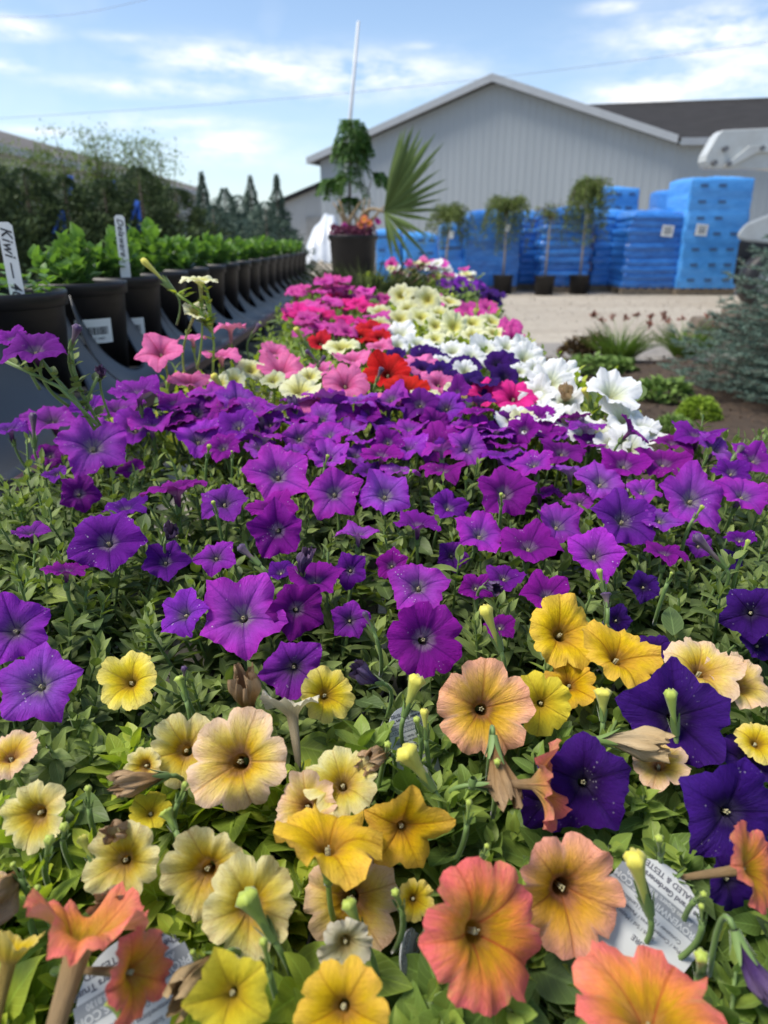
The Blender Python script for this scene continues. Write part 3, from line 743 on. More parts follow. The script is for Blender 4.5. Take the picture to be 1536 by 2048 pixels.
# small shed beside the barn
sh0 = atY(560, 470, 40); shed = empty('garage', (sh0.x, 40, 0), label='small pale shed with a sloping roof left of the large grey barn', cat='building')
tl_ = atY(562, 410, 40); tr_ = atY(655, 370, 40); Ws = tr_.x - tl_.x + 3
ribbed_wall((0, 0), (Ws, 0), lambda s: tl_.z + (tr_.z - tl_.z) * s * Ws / (tr_.x - tl_.x), 0, sidlite, 'front_wall', shed, rib=.4)
mb = MB(); s1 = Vector((-.3, -.35, tl_.z - .1)); s2 = Vector((Ws, -.35, tl_.z + (tr_.z - tl_.z) * Ws / (tr_.x - tl_.x))); mb.prism([s1, s2, s2 + Vector((0, 12, 0)), s1 + Vector((0, 12, 0))], (0, 0, .22)); mb.build('roof', roofm, shed)
mb = MB(); mb.box((2.75, -.03, 1.1), (2.6, .06, 2.2)); mb.build('door', mat('garage_door_material', (.42, .42, .40), .6), shed)

# ------------------------------------------------------------ vegetation helpers
T_card = (np.array([(-.5, .15, 0), (0, 0, .04), (.5, .2, 0), (.35, .8, -.08), (0, 1, -.16), (-.35, .75, -.06)]), None, None)
T_leaf1 = (np.array([(0, 0, 0), (.5, .45, .06), (0, 1, -.1), (-.5, .45, .06)]), np.array([(0, 1, 2, 3)]), np.array([(0, 0), (1, .5), (0, 1), (-1, .5)]))
T_needle = (np.array([(-.5, 0, 0), (.5, 0, 0), (.3, 1, -.05), (-.3, 1, -.05)]), np.array([(0, 1, 2, 3)]), np.array([(-1, 0), (1, 0), (.4, 1), (-.4, 1)]))
def simpleleaf(name, c1, c2, c3, rough=.6, trans=.2):
    m, t, p = basemat(name)
    x, y, z = t.sep(t.attr('lf').outputs['Vector']); yg = t.attr('yg').outputs['Fac']
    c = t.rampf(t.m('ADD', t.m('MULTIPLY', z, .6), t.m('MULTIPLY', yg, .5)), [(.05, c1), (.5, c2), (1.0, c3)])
    t.put(p.inputs['Base Color'], c); p.inputs['Roughness'].default_value = rough; p.inputs['Specular IOR Level'].default_value = .25
    if trans: out_mix_translucent(m, t, p, c, trans)
    return m
barkm = mat('bark_material', (.16, .12, .09), .9, .25, 20, bump=.5, bscale=50)
darkev = simpleleaf('evergreen_dark', (.032, .050, .026), (.062, .095, .040), (.12, .17, .06), trans=.05)
feath = simpleleaf('feathery_green', (.07, .115, .025), (.14, .205, .045), (.25, .33, .08), trans=.3)
spruce_f = simpleleaf('spruce_far_material', (.05, .085, .065), (.09, .14, .105), (.16, .22, .16), trans=.05)
bluen = simpleleaf('blue_spruce_needle', (.062, .112, .088), (.125, .20, .155), (.25, .35, .28), trans=.05)
weep = simpleleaf('weeping_green', (.05, .08, .02), (.12, .17, .04), (.22, .28, .07), trans=.2)
ribbonm = mat('blue_ribbon_material', (.02, .10, .50), .5)
tagm = mat('white_tag_material', (.80, .80, .78), .45, .04)
def cone_tree(px, pytop, Y, wid, name, label, m, cat='tree', nb=2600, lsz=.10, ztop=None, group=None, lean=0, ribbon=False, sparse_top=False, power=.8):
    tp = atY(px, pytop, Y); H = tp.z
    t = empty(name, (tp.x, Y, 0), label=label, cat=cat, group=group)
    tr = MB(); tr.tube([(0, 0, 0), (.01, 0, H * .5), (lean, 0, H * .97)], [.05, .03, .008], 7); tr.build('trunk', barkm, t, smooth=True)
    v = 1 - (1 - rng.random(nb) ** .8) ** (.8 if power > 1 else 1); z = .08 + (H - .08) * v
    clump = 1 + .25 * np.sin(v * 41 + rng.random() * 6)
    rad = wid * .5 * (1 - v) ** (1.25 if power > 1 else power) * clump + .012 + .03 * (1 - v)
    a = rng.random(nb) * 6.283; rr = rad * np.sqrt(.25 + .75 * rng.random(nb)) * (1 + .22 * np.sin(3 * a + v * 13) + .15 * np.sin(7 * a - v * 23))
    pos = np.stack([rr * np.cos(a) + lean * v, rr * np.sin(a), z], 1)
    d = np.stack([np.cos(a), np.sin(a), rng.normal(.55, .35, nb)], 1) + rng.normal(0, .35, (nb, 3))
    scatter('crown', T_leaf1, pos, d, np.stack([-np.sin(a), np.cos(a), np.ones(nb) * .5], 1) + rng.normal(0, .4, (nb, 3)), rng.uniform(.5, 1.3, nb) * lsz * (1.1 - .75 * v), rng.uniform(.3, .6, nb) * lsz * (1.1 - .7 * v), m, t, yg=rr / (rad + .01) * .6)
    if name == 'evergreen_shrub' and ribbon != (px < 60):
        b_ = MB(); b_.box((.05, -wid * .5 - .02, H * .52), (.035, .004, .13), M=Matrix.Rotation(R(-18), 4, 'Y')); b_.build('price_tag', tagm, t)
    if ribbon:
        r = MB()
        for k in range(2):
            r.prism([(.02, -wid * .5 * .35, H * .8), (.09, -wid * .5 * .45, H * .8 - .02), (.10 - k * .16, -wid * .5 * .5, H * .62), (.04 - k * .14, -wid * .5 * .5, H * .60)], (0, -.01, 0))
        r.build('ribbon', ribbonm, t)
    return t
ORD = ['first', 'second', 'third', 'fourth', 'fifth', 'sixth', 'seventh', 'eighth', 'ninth', 'tenth', 'eleventh', 'twelfth', 'thirteenth', 'fourteenth', 'fifteenth', 'sixteenth', 'seventeenth', 'eighteenth']
# dark evergreens (back row first)
dk = [(-40, 318, 7.4, 1.3), (45, 338, 7.8, 1.4), (125, 355, 8.1, 1.35), (205, 362, 8.5, 1.35), (275, 335, 8.9, 1.55), (350, 378, 9.6, 1.6)]
for i, (px, py, Y, wd) in enumerate(dk):
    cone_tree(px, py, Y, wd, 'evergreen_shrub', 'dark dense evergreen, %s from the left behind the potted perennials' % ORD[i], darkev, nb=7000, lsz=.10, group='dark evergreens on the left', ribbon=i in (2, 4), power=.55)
# feathery taller shrubs behind
for i, (px, py, Y, wd) in enumerate([(-30, 285, 9.2, 1.3), (50, 282, 9.4, 1.1), (150, 248, 9.6, .95), (235, 262, 9.9, .95), (292, 290, 10.2, .85)]):
    tp = atY(px, py, Y); H = tp.z
    t = empty('feathery_shrub', (tp.x, Y, 0), label='tall light green feathery shrub, %s from the left above the dark evergreens' % ORD[i], cat='shrub', group='feathery shrubs')
    st = MB(); P_, D2 = [], []
    for b in range(24):
        a = rnd.random() * 6.28; hh = H * rnd.uniform(.66, 1.0); ro = wd * rnd.uniform(.15, .5)
        pts = bez(Vector((.05 * math.cos(a), .05 * math.sin(a), .1)), Vector((ro * .5 * math.cos(a), ro * .5 * math.sin(a), hh * .6)), Vector((ro * math.cos(a), ro * math.sin(a), hh)), 8)
        st.tube(pts, [.012 - .0011 * k for k in range(9)], 4)
        for k in range(3, 9):
            for q in range(30):
                u = pts[k] + Vector((rnd.gauss(0, .10), rnd.gauss(0, .10), rnd.gauss(0, .06)))
                P_.append(u); D2.append((rnd.gauss(0, 1), rnd.gauss(0, 1), rnd.gauss(.1, .7)))
    st.build('stem', barkm, t)
    nn = len(P_)
    scatter('foliage', T_leaf1, np.array([tuple(q) for q in P_]), np.array(D2), rng.normal(0, 1, (nn, 3)) + [0, 0, 1], rng.uniform(.035, .075, nn), rng.uniform(.014, .028, nn), feath, t, yg=rng.random(nn) * .8)
    if i in (1, 2, 3):
        r = MB(); z = H * .74; r.prism([(.0, -.45, z), (.07, -.46, z - .01), (.05, -.5, z - .2), (.0, -.5, z - .22)], (0, -.01, 0)); r.build('ribbon', ribbonm, t)
# blue spruces further back
for i, (px, py, Y, wd) in enumerate([(402, 345, 13.0, 1.0), (448, 378, 12.5, 1.1), (500, 352, 13.4, 1.25), (552, 348, 13.8, 1.05), (476, 392, 15, 2.4), (425, 412, 11.8, 1.9), (530, 405, 12.3, 1.7)]):
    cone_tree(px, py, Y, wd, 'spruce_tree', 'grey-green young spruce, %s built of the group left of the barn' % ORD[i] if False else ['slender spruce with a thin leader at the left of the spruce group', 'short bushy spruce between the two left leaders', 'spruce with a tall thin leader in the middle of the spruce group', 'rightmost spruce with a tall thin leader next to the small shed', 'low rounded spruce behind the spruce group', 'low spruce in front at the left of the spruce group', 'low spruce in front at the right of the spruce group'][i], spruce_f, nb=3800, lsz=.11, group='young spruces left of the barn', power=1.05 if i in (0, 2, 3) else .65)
# far tree line
for i, (px, py, Y) in enumerate([(420, 418, 90), (470, 425, 95), (520, 420, 92)]):
    cone_tree(px, py, Y, 9, 'distant_tree', 'rounded dark tree on the horizon, %s from the left behind the spruces' % ORD[i], spruce_f, nb=2500, lsz=.7, group='trees on the horizon', power=.35)

# ------------------------------------------------------------ wires and pole
wirem = mat('wire_material', (.26, .27, .29), .6)
for A, B, lb in ((atY(-60, 240, 22), atY(1600, 76, 22), 'thin overhead wire crossing the whole sky above the barn'), (atY(-80, 28, 22), atY(330, -12, 22), 'short length of overhead wire in the top left corner')):
    mb = MB(); mb.tube([A.lerp(B, k / 16) - Vector((0, 0, .25 * math.sin(math.pi * k / 16))) for k in range(17)], .0055, 5)
    tag(mb.build('overhead_wire', wirem), lb, 'wire', 'overhead wires')
mb = MB(); b_ = atY(690, 560, 9.5); q_ = atY(700, 240, 9.5); t_ = atY(717, 42, 9.5)
d_ = (t_ - q_).normalized(); mb.tube([q_ - d_ * ((q_.z) / d_.z), q_, t_], [.030, .023, .016], 10)
pole = mb.build('slender_pole', mat('white_pole_material', (.62, .64, .66), .5, .05), smooth=True); tag(pole, 'slender white leaning pole rising above the potted palm into the sky', 'pole')

# ------------------------------------------------------------ blue wrapped pallets
def wrapmat(name, c, c2, dots=False):
    m, t, p = basemat(name)
    pos = t.new('ShaderNodeTexCoord').outputs['Object']
    n1 = t.noise(t.vm('MULTIPLY', pos, (1.2, 1.2, 4)), 3.0, 6, .65, .8)
    c_ = t.mix(t.rampf(n1, [(.35, 0.0), (.7, 1.0)]), c, c2)
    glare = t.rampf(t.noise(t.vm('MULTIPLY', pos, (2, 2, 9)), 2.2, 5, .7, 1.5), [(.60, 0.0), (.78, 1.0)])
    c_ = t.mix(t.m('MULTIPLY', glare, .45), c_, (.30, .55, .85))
    t.put(p.inputs['Base Color'], c_); p.inputs['Roughness'].default_value = .28; p.inputs['Coat Weight'].default_value = .3
    t.put(p.inputs['Normal'], t.bump(t.noise(t.vm('MULTIPLY', pos, (1.5, 1.5, 6)), 7, 5, .6, 1.0), .6, .02))
    return m
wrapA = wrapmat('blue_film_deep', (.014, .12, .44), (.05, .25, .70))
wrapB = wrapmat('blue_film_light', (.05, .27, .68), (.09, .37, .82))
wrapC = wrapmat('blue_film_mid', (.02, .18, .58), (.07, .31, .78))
woodm = mat('pallet_wood_material', (.34, .27, .19), .85, .2, 15)
inkm = mat('box_print_material', (.06, .12, .25), .7)
paperm = mat('paper_label_material', (.78, .78, .74), .6, .03)
printm = mat('black_print_material', (.04, .04, .045), .6)
def pallet_stack(x0, x1, ytop, Y, kind, label, m, sticker=None, pal=True, rot=0.0, dep=1.1):
    a = atY(x0, 575, Y); b = atY(x1, 575, Y); tp = atY((x0 + x1) / 2, ytop, Y)
    wd = b.x - a.x; H = tp.z; cx = (a.x + b.x) / 2
    t = empty('wrapped_pallet', (cx, Y + dep / 2, 0), label=label, cat='pallet', group='blue film wrapped pallets')
    t.rotation_euler.z = R(rot)
    if pal:
        w_ = MB()
        for k in range(3): w_.box((0, (k - 1) * dep * .42, .06), (wd * .98, .09, .085))
        for k in range(7): w_.box((-wd * .49 + .05 + k * (wd * .98 - .1) / 6, 0, .116), (.09, dep * .98, .022))
        for k in range(3): w_.box((0, (k - 1) * dep * .42, .008), (wd * .96, .09, .016))
        w_.build('wooden_pallet', woodm, t)
    zb = .13 if pal else .02
    seed = rnd.random() * 10
    if kind == 'bags':
        nl = max(5, int((H - zb) / .135)); rings = []
        nr = nl * 6
    else: nl = max(4, int((H - zb) / .27)); nr = nl * 6
    ns = 48; vs = []
    for i in range(nr + 1):
        v = i / nr; z = zb + (H - zb) * v
        lay = v * nl; fr = lay - math.floor(lay)
        bul = math.sin(math.pi * fr) ** .6
        li = int(min(nl - 1, lay))
        r2 = random.Random(int(seed * 1000) + li); ox, oy, sg = r2.uniform(-.03, .03), r2.uniform(-.02, .02), r2.uniform(.965, 1.015)
        if kind != 'bags': ox *= .25; oy *= .25; sg = 1 + (sg - 1) * .25
        amp = .05 if kind == 'bags' else (.010 if kind == 'boxes' else .008)
        sh = sg * (1 - amp + amp * bul) if v < 1 else .975
        sh *= (1 - .05 * max(0, v - .93) / .07) if kind != 'boxes' else 1
        for k in range(ns):
            t_ = 2 * math.pi * k / ns; c, s = math.cos(t_), math.sin(t_)
            e = .13 if kind == 'bags' else .07
            X = math.copysign(abs(c) ** e, c) * wd * .5; Yy = math.copysign(abs(s) ** e, s) * dep * .5
            wob = .012 * math.sin(5 * t_ + li * 2.1 + seed) + .008 * math.sin(11 * t_ + i)
            vs.append((X * (sh + wob) + ox, Yy * (sh + wob) + oy, z + (.012 * math.sin(3 * t_ + li) if 0 < i < nr else 0)))
    fs = [(i * ns + k, i * ns + (k + 1) % ns, (i + 1) * ns + (k + 1) % ns, (i + 1) * ns + k) for i in range(nr) for k in range(ns)]
    # lumpy top cap with a folded hood
    base = nr * ns; last = base
    for j in range(1, 6):
        f = 1 - j / 5.5
        for k in range(ns):
            x, y, z = vs[base + k]; h = .05 * math.sin(math.pi * (1 - f) * .9) + .035 * math.sin(4 * x + seed * 3) * (1 - f) + .02 * math.sin(9 * y + 6 * x)
            vs.append((x * f, y * f, H + h))
        nb_ = base + j * ns
        fs += [(last + k, last + (k + 1) % ns, nb_ + (k + 1) % ns, nb_ + k) for k in range(ns)]; last = nb_
    fs.append(tuple(last + k for k in range(ns)))
    mb = MB(); mb.add(vs, fs); mb.build('wrapped_load', m, t, smooth=True)
    if kind == 'boxes':
        for i in range(nl):
            for k in range(3):
                if rnd.random() < .85:
                    b_ = MB(); b_.box(((k - 1) * wd * .29 + rnd.uniform(-.03, .03), -dep * .5 - .012, zb + (H - zb) * (i + .55) / nl), (.14, .006, .05)); b_.build('box_print', inkm, t)
    if sticker:
        sx_, sy_ = sticker; q = atY(sx_, sy_, Y)
        b_ = MB(); b_.box((q.x - cx, -dep * .5 - .03, q.z), (.22, .008, .2), M=Matrix.Rotation(R(4), 4, 'Y')); lbm = b_.build('paper_label', paperm, t)
        b2 = MB()
        for k in range(4): b2.box((q.x - cx, -dep * .5 - .037, q.z + .06 - k * .035), (.16 - .03 * (k % 2), .003, .012))
        b2.build('printed_lines', printm, lbm)
    return t
PLT = [(752, 802, 462, 15.6, 'boxes', 'pale blue wrapped pallet at the far left, half hidden by the palm leaf', wrapB, None),
 (805, 872, 470, 15.2, 'boxes', 'light blue wrapped boxes seen through the palm fan', wrapB, None),
 (878, 926, 452, 15.0, 'boxes', 'narrow blue wrapped box stack behind the leftmost weeping tree', wrapC, None),
 (926, 1034, 424, 14.7, 'smooth', 'smooth deep blue wrapped block left of the second weeping tree', wrapA, None),
 (1030, 1088, 428, 15.4, 'bags', 'bag pallet just right of the smooth deep blue block', wrapC, None),
 (1078, 1180, 418, 14.6, 'bags', 'wide bag pallet behind the thin bare weeping tree', wrapA, None),
 (1178, 1250, 424, 15.0, 'bags', 'bag pallet immediately left of the low labelled pallet', wrapC, None),
 (1242, 1358, 424, 14.1, 'bags', 'low wrapped bag pallet with a white paper label and bare wood showing under it', wrapA, (1334, 462)),
 (1180, 1256, 376, 16.9, 'boxes', 'tall light blue pallet behind the largest weeping tree', wrapB, None),
 (1312, 1362, 380, 16.4, 'boxes', 'tall blue pallet squeezed in just left of the tallest stack', wrapC, None),
 (1352, 1474, 356, 14.0, 'boxes', 'tallest light blue stack of wrapped boxes with a white paper label at the right end', wrapB, (1402, 460))]
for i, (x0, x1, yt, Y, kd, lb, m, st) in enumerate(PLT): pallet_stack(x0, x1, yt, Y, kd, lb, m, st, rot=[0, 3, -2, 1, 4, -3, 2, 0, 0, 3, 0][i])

# ------------------------------------------------------------ potted weeping trees
potm = mat('black_pot_material', (.014, .0135, .015), .45, .2, 12, c2=(.009, .0085, .010), spec=.4)
soilm = mat('potting_soil_material', (.045, .03, .02), .95, .3, 60, bump=.8, bscale=120)
def pot_mesh(root, r, h, m=None, wall=.006, z=0, rimh=.03, n=40):
    mb = MB()
    mb.lathe([(r * .0, z + .004), (r * .80, z + .002), (r * .82, z), (r * .93, z + h - rimh), (r * .935, z + h - rimh * .98), (r * .99, z + h - rimh * .9), (r, z + h - .006), (r * .995, z + h), (r * .965, z + h), (r * .955, z + h - .008), (r * .93, z + h - rimh), (r * .90, z + h - rimh * 1.8)], n=n)
    o = mb.build('pot', m or potm, root, smooth=True)
    s = MB(); s.lathe([(r * .92, z + h - rimh * 1.7), (r * .5, z + h - rimh * 1.5), (0, z + h - rimh * 1.6)], n=n); s.build('soil', soilm, root, smooth=True)
    return o
def weeping(px, pyb, pytop, Y, wid, label, dens=1.0, bare=False, z_dn=.55, tagp=True):
    bs = atZ(px, pyb, 0); Y = bs.y; H = atY(px, pytop, Y).z; x = bs.x
    t = empty('weeping_tree', (x, Y, 0), label=label, cat='potted tree', group='weeping trees in black pots')
    pot_mesh(t, .21, .36, rimh=.04)
    tr = MB(); hh = H * .80; lean = rnd.uniform(-.04, .10)
    tr.tube([(0, 0, .3), (.01, .01, .8), (lean * .6, 0, hh * .8), (lean, 0, hh)], [.022, .02, .018, .014], 8); 
    Pn, Dn = [], []
    br = MB()
    for b in range(int(30 * dens)):
        a = rnd.random() * 6.28; ro = wid * .5 * rnd.uniform(.25, 1.0); top_ = Vector((lean, 0, hh + rnd.uniform(-.12, .02)))
        e = Vector((lean + ro * math.cos(a), ro * math.sin(a), H * rnd.uniform(z_dn, .80)))
        c = Vector((lean + ro * .75 * math.cos(a), ro * .75 * math.sin(a), H * rnd.uniform(1.0, 1.16)))
        pts = bez(top_, c, e, 12); br.tube(pts, [.007 - .0004 * k for k in range(13)], 4)
        for k in range(2, 13):
            for q in range(3 if bare else 15):
                u = pts[k] + Vector((rnd.gauss(0, .035), rnd.gauss(0, .035), rnd.gauss(-.02, .04)))
                Pn.append(tuple(u)); Dn.append((rnd.gauss(0, .5) + .3 * math.cos(a), rnd.gauss(0, .5) + .3 * math.sin(a), -.8 + rnd.gauss(0, .5)))
    tr.build('trunk', mat('pale_trunk_material', (.38, .33, .27), .8, .15, 20) if 'pale_trunk_material' not in bpy.data.materials else bpy.data.materials['pale_trunk_material'], t, smooth=True)
    br.build('branches', barkm, t)
    nn = len(Pn)
    scatter('foliage', T_leaf1, np.array(Pn), np.array(Dn), rng.normal(0, 1, (nn, 3)), rng.uniform(.035, .07, nn), rng.uniform(.012, .024, nn), weep, t, yg=rng.random(nn))
    if tagp:
        b_ = MB(); b_.box((lean + .02, -.05, hh * .80), (.085, .004, .13), M=Matrix.Rotation(R(10), 4, 'Y')); b_.build('price_tag', paperm, t)
weeping(890, 588, 400, 13, 1.15, 'sparse weeping tree half hidden behind the palm fan', .9, False, .55, True)
weeping(1004, 588, 378, 13, 1.1, 'weeping tree with pale olive crown in front of the smooth blue block', 1.0, False, .44)
weeping(1087, 590, 400, 13, .85, 'thin nearly bare weeping tree, smallest of the potted trees', .65, True, .5, False)
weeping(1156, 588, 342, 13, 1.15, 'largest and densest weeping tree in front of the tall blue pallets', 1.6, False, .44)

# ------------------------------------------------------------ white loader at the right edge
whitem = mat('machine_white_material', (.50, .53, .53), .35, .08, 4, c2=(.42, .43, .42))
darkm = mat('machine_black_material', (.018, .018, .02), .5)
greym = mat('machine_pin_material', (.20, .20, .21), .4, metal=.6)
LY = 11.5
lo = empty('loader', (atY(1560, 500, LY).x + 1.4, LY + 1.0, 0), label='white loader at the right edge, boom reaching in above the blue pallets', cat='machine')
def LP(px, py, dy=0): q = atY(px, py, LY + dy); return rel(q, lo)
mb = MB(); pr = [LP(*q) for q in ((1411, 322), (1413, 310), (1436, 270), (1446, 260), (1620, 252), (1900, 330), (1900, 400), (1640, 345), (1536, 338), (1425, 338), (1415, 334))]
mb.prism(pr, (0, .28, 0)); mb.build('boom', whitem, lo, bevel=.012)
mb = MB(); mb.prism([LP(1462, 322, -.06), LP(1450, 331, -.06), LP(1458, 335, -.06), LP(1515, 305, -.06), LP(1600, 304, -.06), LP(1600, 290, -.06), LP(1500, 291, -.06)], (0, .05, 0)); mb.build('link_arm', whitem, lo, bevel=.006)
for q in ((1426, 326), (1454, 329), (1448, 298), (1520, 297)):
    c = LP(*q); mb = MB(); mb.tube([c + Vector((0, -.09, 0)), c + Vector((0, .02, 0))], .035, 14); mb.build('pivot_pin', greym, lo, smooth=False)
mb = MB(); mb.prism([LP(*q) for q in ((1474, 466), (1492, 446), (1545, 425), (1700, 405), (1850, 405), (1850, 505), (1560, 490), (1490, 484), (1474, 478))], (.80, 1.3, 0)); mb.build('body', whitem, lo, bevel=.05)
mb = MB(); mb.prism([LP(*q) for q in ((1478, 480), (1560, 492), (1850, 506), (1850, 572), (1464, 570))], (.75, 1.2, 0)); 
mb.build('undercarriage', darkm, lo, bevel=.04)
c = LP(1540, 520, -.35); mb = MB(); mb.lathe([(.22, -.16), (.36, -.18), (.42, -.10), (.42, .10), (.36, .18), (.22, .16)], n=32); tyre = mb.build('tyre', darkm, lo, smooth=True); tyre.location = c; tyre.location.z = .42; tyre.rotation_euler = (R(90), 0, 0)
mb = MB(); mb.lathe([(0, -.05), (.20, -.06), (.22, -.12), (.225, .12), (0, .1)], n=24); rim = mb.build('rim', whitem, tyre, smooth=True)

# plastic covered heap by the small shed
mb = MB(); ns = 60; vs = []
hp = atZ(622, 520, 0); HY = 17.0; hx0, hx1 = atY(596, 480, HY).x, atY(700, 480, HY).x; hh = atY(640, 428, HY).z
pts_u = 40; pts_v = 16
for j in range(pts_v + 1):
    for i in range(pts_u + 1):
        u = i / pts_u; v = j / pts_v
        prof = max(0, math.sin(math.pi * u)) ** .45
        z = hh * prof * max(0, math.sin(math.pi * (v * .96 + .02))) ** .35 + .06 * math.sin(9 * u + 5 * v) * prof + .03 * math.sin(31 * u) * prof
        vs.append((hx0 + (hx1 - hx0) * u, HY + 2.2 * v, max(0, z)))
mb.add(vs, [(j * (pts_u + 1) + i, j * (pts_u + 1) + i + 1, (j + 1) * (pts_u + 1) + i + 1, (j + 1) * (pts_u + 1) + i) for j in range(pts_v) for i in range(pts_u)])
heap = mb.build('covered_heap', mat('white_plastic_material', (.74, .76, .78), .25, .15, 3, bump=.6, bscale=9, c2=(.50, .53, .56)), smooth=True)
tag(heap, 'heap covered in shiny white plastic film beside the small shed', 'covered heap')

# ------------------------------------------------------------ garden bed plants at the right
def blue_spruce():
    Y = 4.35; c = atY(1600, 480, Y); x0 = c.x + .24; H = 1.42
    t = empty('blue_spruce', (x0, Y, .03), label='blue spruce with blue-grey needles and low spreading branches at the right edge', cat='tree')
    tr = MB(); tr.tube([(0, 0, 0), (0, 0, H)], [.035, .006], 8); tr.build('trunk', barkm, t)
    Pn, Dn, Zn = [], [], []; br = MB()
    def needles(a, b, n, L=1):
        d = (b - a); ln = d.length; d.normalize(); A = d.orthogonal().normalized(); B = d.cross(A)
        for k in range(n):
            u = rnd.random(); an = rnd.random() * 6.28; r = A * math.cos(an) + B * math.sin(an)
            if r.z < -.4: r.z *= .3
            Pn.append(tuple(a + (b - a) * u)); Dn.append(tuple(d * .75 + r + Vector((0, 0, .15)))); Zn.append(rnd.random())
    for lv in range(17):
        z = .07 + (H - .12) * (lv / 16) ** 1.05; L = .80 * (1 - (lv / 17) ** 1.15) + .06; nb = 13 if lv < 10 else 8
        for b in range(nb):
            a = 2 * math.pi * (b + rnd.uniform(-.3, .3)) / nb + lv * .7; LL = L * rnd.uniform(.78, 1.12)
            dr = Vector((math.cos(a), math.sin(a), 0)); s0 = Vector((0, 0, z)); e = s0 + dr * LL + Vector((0, 0, .10 * LL)); cpt = s0 + dr * LL * .5 + Vector((0, 0, -.05 * LL))
            pts = bez(s0, cpt, e, 6); br.tube(pts, [.007 - .0008 * k for k in range(7)], 4)
            for k in range(1, 7):
                needles(pts[k - 1], pts[k], 26)
                sd = dr.cross(Vector((0, 0, 1)))
                for sg in (-1, 1):
                    tl = LL * .36 * (1.15 - k / 7) * rnd.uniform(.7, 1.2); q = pts[k] + (sd * sg + dr * .8).normalized() * tl + Vector((0, 0, rnd.uniform(-.02, .04)))
                    needles(pts[k], q, int(20 + tl * 260))
                    br.tube([pts[k], q], .0025, 3)
                    if tl > .1:
                        m_ = pts[k].lerp(q, .5)
                        for s2 in (-1, 1): needles(m_, m_ + (dr * .8 + sd * s2 * .7).normalized() * tl * .45, 18)
    br.build('branches', barkm, t)
    nn = len(Pn); scatter('needles', T_needle, np.array(Pn), np.array(Dn), rng.normal(0, 1, (nn, 3)), rng.uniform(.016, .027, nn), rng.uniform(.0028, .004, nn), bluen, t, yg=np.array(Zn))
blue_spruce()
dlm = simpleleaf('daylily_leaf', (.07, .13, .02), (.14, .24, .035), (.26, .38, .06), trans=.3)
rustm = simpleleaf('rusty_flower', (.18, .05, .03), (.30, .09, .06), (.40, .14, .08), trans=.2)
T_blade = None
def blade_t(rows=6, droop=.35):
    vs = []; lf = []
    for i in range(rows + 1):
        v = i / rows
        for x in (-1, 0, 1): vs.append((x * .5 * (1 - v ** 2) + x * .02, v, -droop * v * v + .008 * abs(x))); lf.append((x, v))
    return np.array(vs), np.array([(i * 3 + k, i * 3 + k + 1, (i + 1) * 3 + k + 1, (i + 1) * 3 + k) for i in range(rows) for k in range(2)]), np.array(lf)
TB = blade_t()
def tuft(px, py, wpx, label, m=None, L=.28, n=170, flowers=True, name='daylily', cat='plant', w=.010):
    c = atZ(px, py, .05); t = empty(name, (c.x, c.y, .04), label=label, cat=cat)
    rad = wpx / FPX * c.y * .5
    a = rng.random(n) * 6.28; r = np.sqrt(rng.random(n)) * rad * .35
    tilt = rng.uniform(.1, .85, n)
    pos = np.stack([r * np.cos(a), r * np.sin(a), np.zeros(n)], 1); d = np.stack([np.cos(a) * tilt, np.sin(a) * tilt, np.ones(n)], 1)
    scatter('leaves', TB, pos, d, np.stack([-np.cos(a), -np.sin(a), np.full(n, .6)], 1), rng.uniform(.7, 1.15, n) * L, np.full(n, w), m or dlm, t, yg=rng.random(n) * .5)
    if flowers:
        st = MB()
        for k in range(8):
            a_ = rnd.random() * 6.28; q = Vector((rad * .8 * math.cos(a_), rad * .8 * math.sin(a_), L * rnd.uniform(1.0, 1.3)))
            st.tube(bez(Vector((0, 0, 0)), Vector((q.x * .3, q.y * .3, q.z * .8)), q, 6), .0022, 4)
            Pn = [tuple(q)] * 16
            scatter('flower', T_leaf1, Pn, rng.normal(0, 1, (16, 3)) + [0, 0, .6], rng.normal(0, 1, (16, 3)), rng.uniform(.03, .055, 16), rng.uniform(.012, .022, 16), rustm, t)
        st.build('flower_stems', M_['stem_green'], t)
    return t
tuft(1235, 720, 135, 'grassy daylily clump with rusty flowers in the middle of the garden bed edge', L=.30, n=420, w=.008)
tuft(1368, 712, 120, 'brighter green daylily clump beside the stone wall', L=.29, n=420, w=.008)
def bushy(px, py, wpx, hgt, label, m, lsz, n, name='perennial', cat='plant', flat=.5, up=.5):
    c = atZ(px, py, .04); t = empty(name, (c.x, c.y, .03), label=label, cat=cat); rad = wpx / FPX * c.y * .5
    a = rng.random(n) * 6.28; ph = rng.random(n) ** .6; r = rad * np.sqrt(rng.random(n)); z = hgt * np.sqrt(np.maximum(0, 1 - (r / rad) ** 2)) * (.55 + .45 * rng.random(n)) + .01
    pos = np.stack([r * np.cos(a), r * np.sin(a), z], 1); d = np.stack([np.cos(a), np.sin(a), rng.normal(up, .4, n)], 1) + rng.normal(0, .4, (n, 3))
    scatter('foliage', leaf_template_lo(3, .9), pos, d, rng.normal(0, .4, (n, 3)) + [0, 0, 1], rng.uniform(.7, 1.3, n) * lsz, rng.uniform(.6, .9, n) * lsz, m, t, yg=rng.random(n) * .7)
    st = MB()
    for k in range(24):
        q = pos[rng.integers(0, n)]; st.tube([(q[0] * .15, q[1] * .15, -.02), (q[0] * .6, q[1] * .6, q[2] * .7), tuple(q)], .0025, 4)
    st.build('stems', M_['stem_green'], t)
    return t
brm = simpleleaf('bronze_leaf', (.05, .03, .02), (.11, .07, .035), (.20, .15, .05), trans=.15)
lowg = simpleleaf('low_green_leaf', (.08, .13, .035), (.16, .26, .06), (.28, .42, .11), trans=.25)
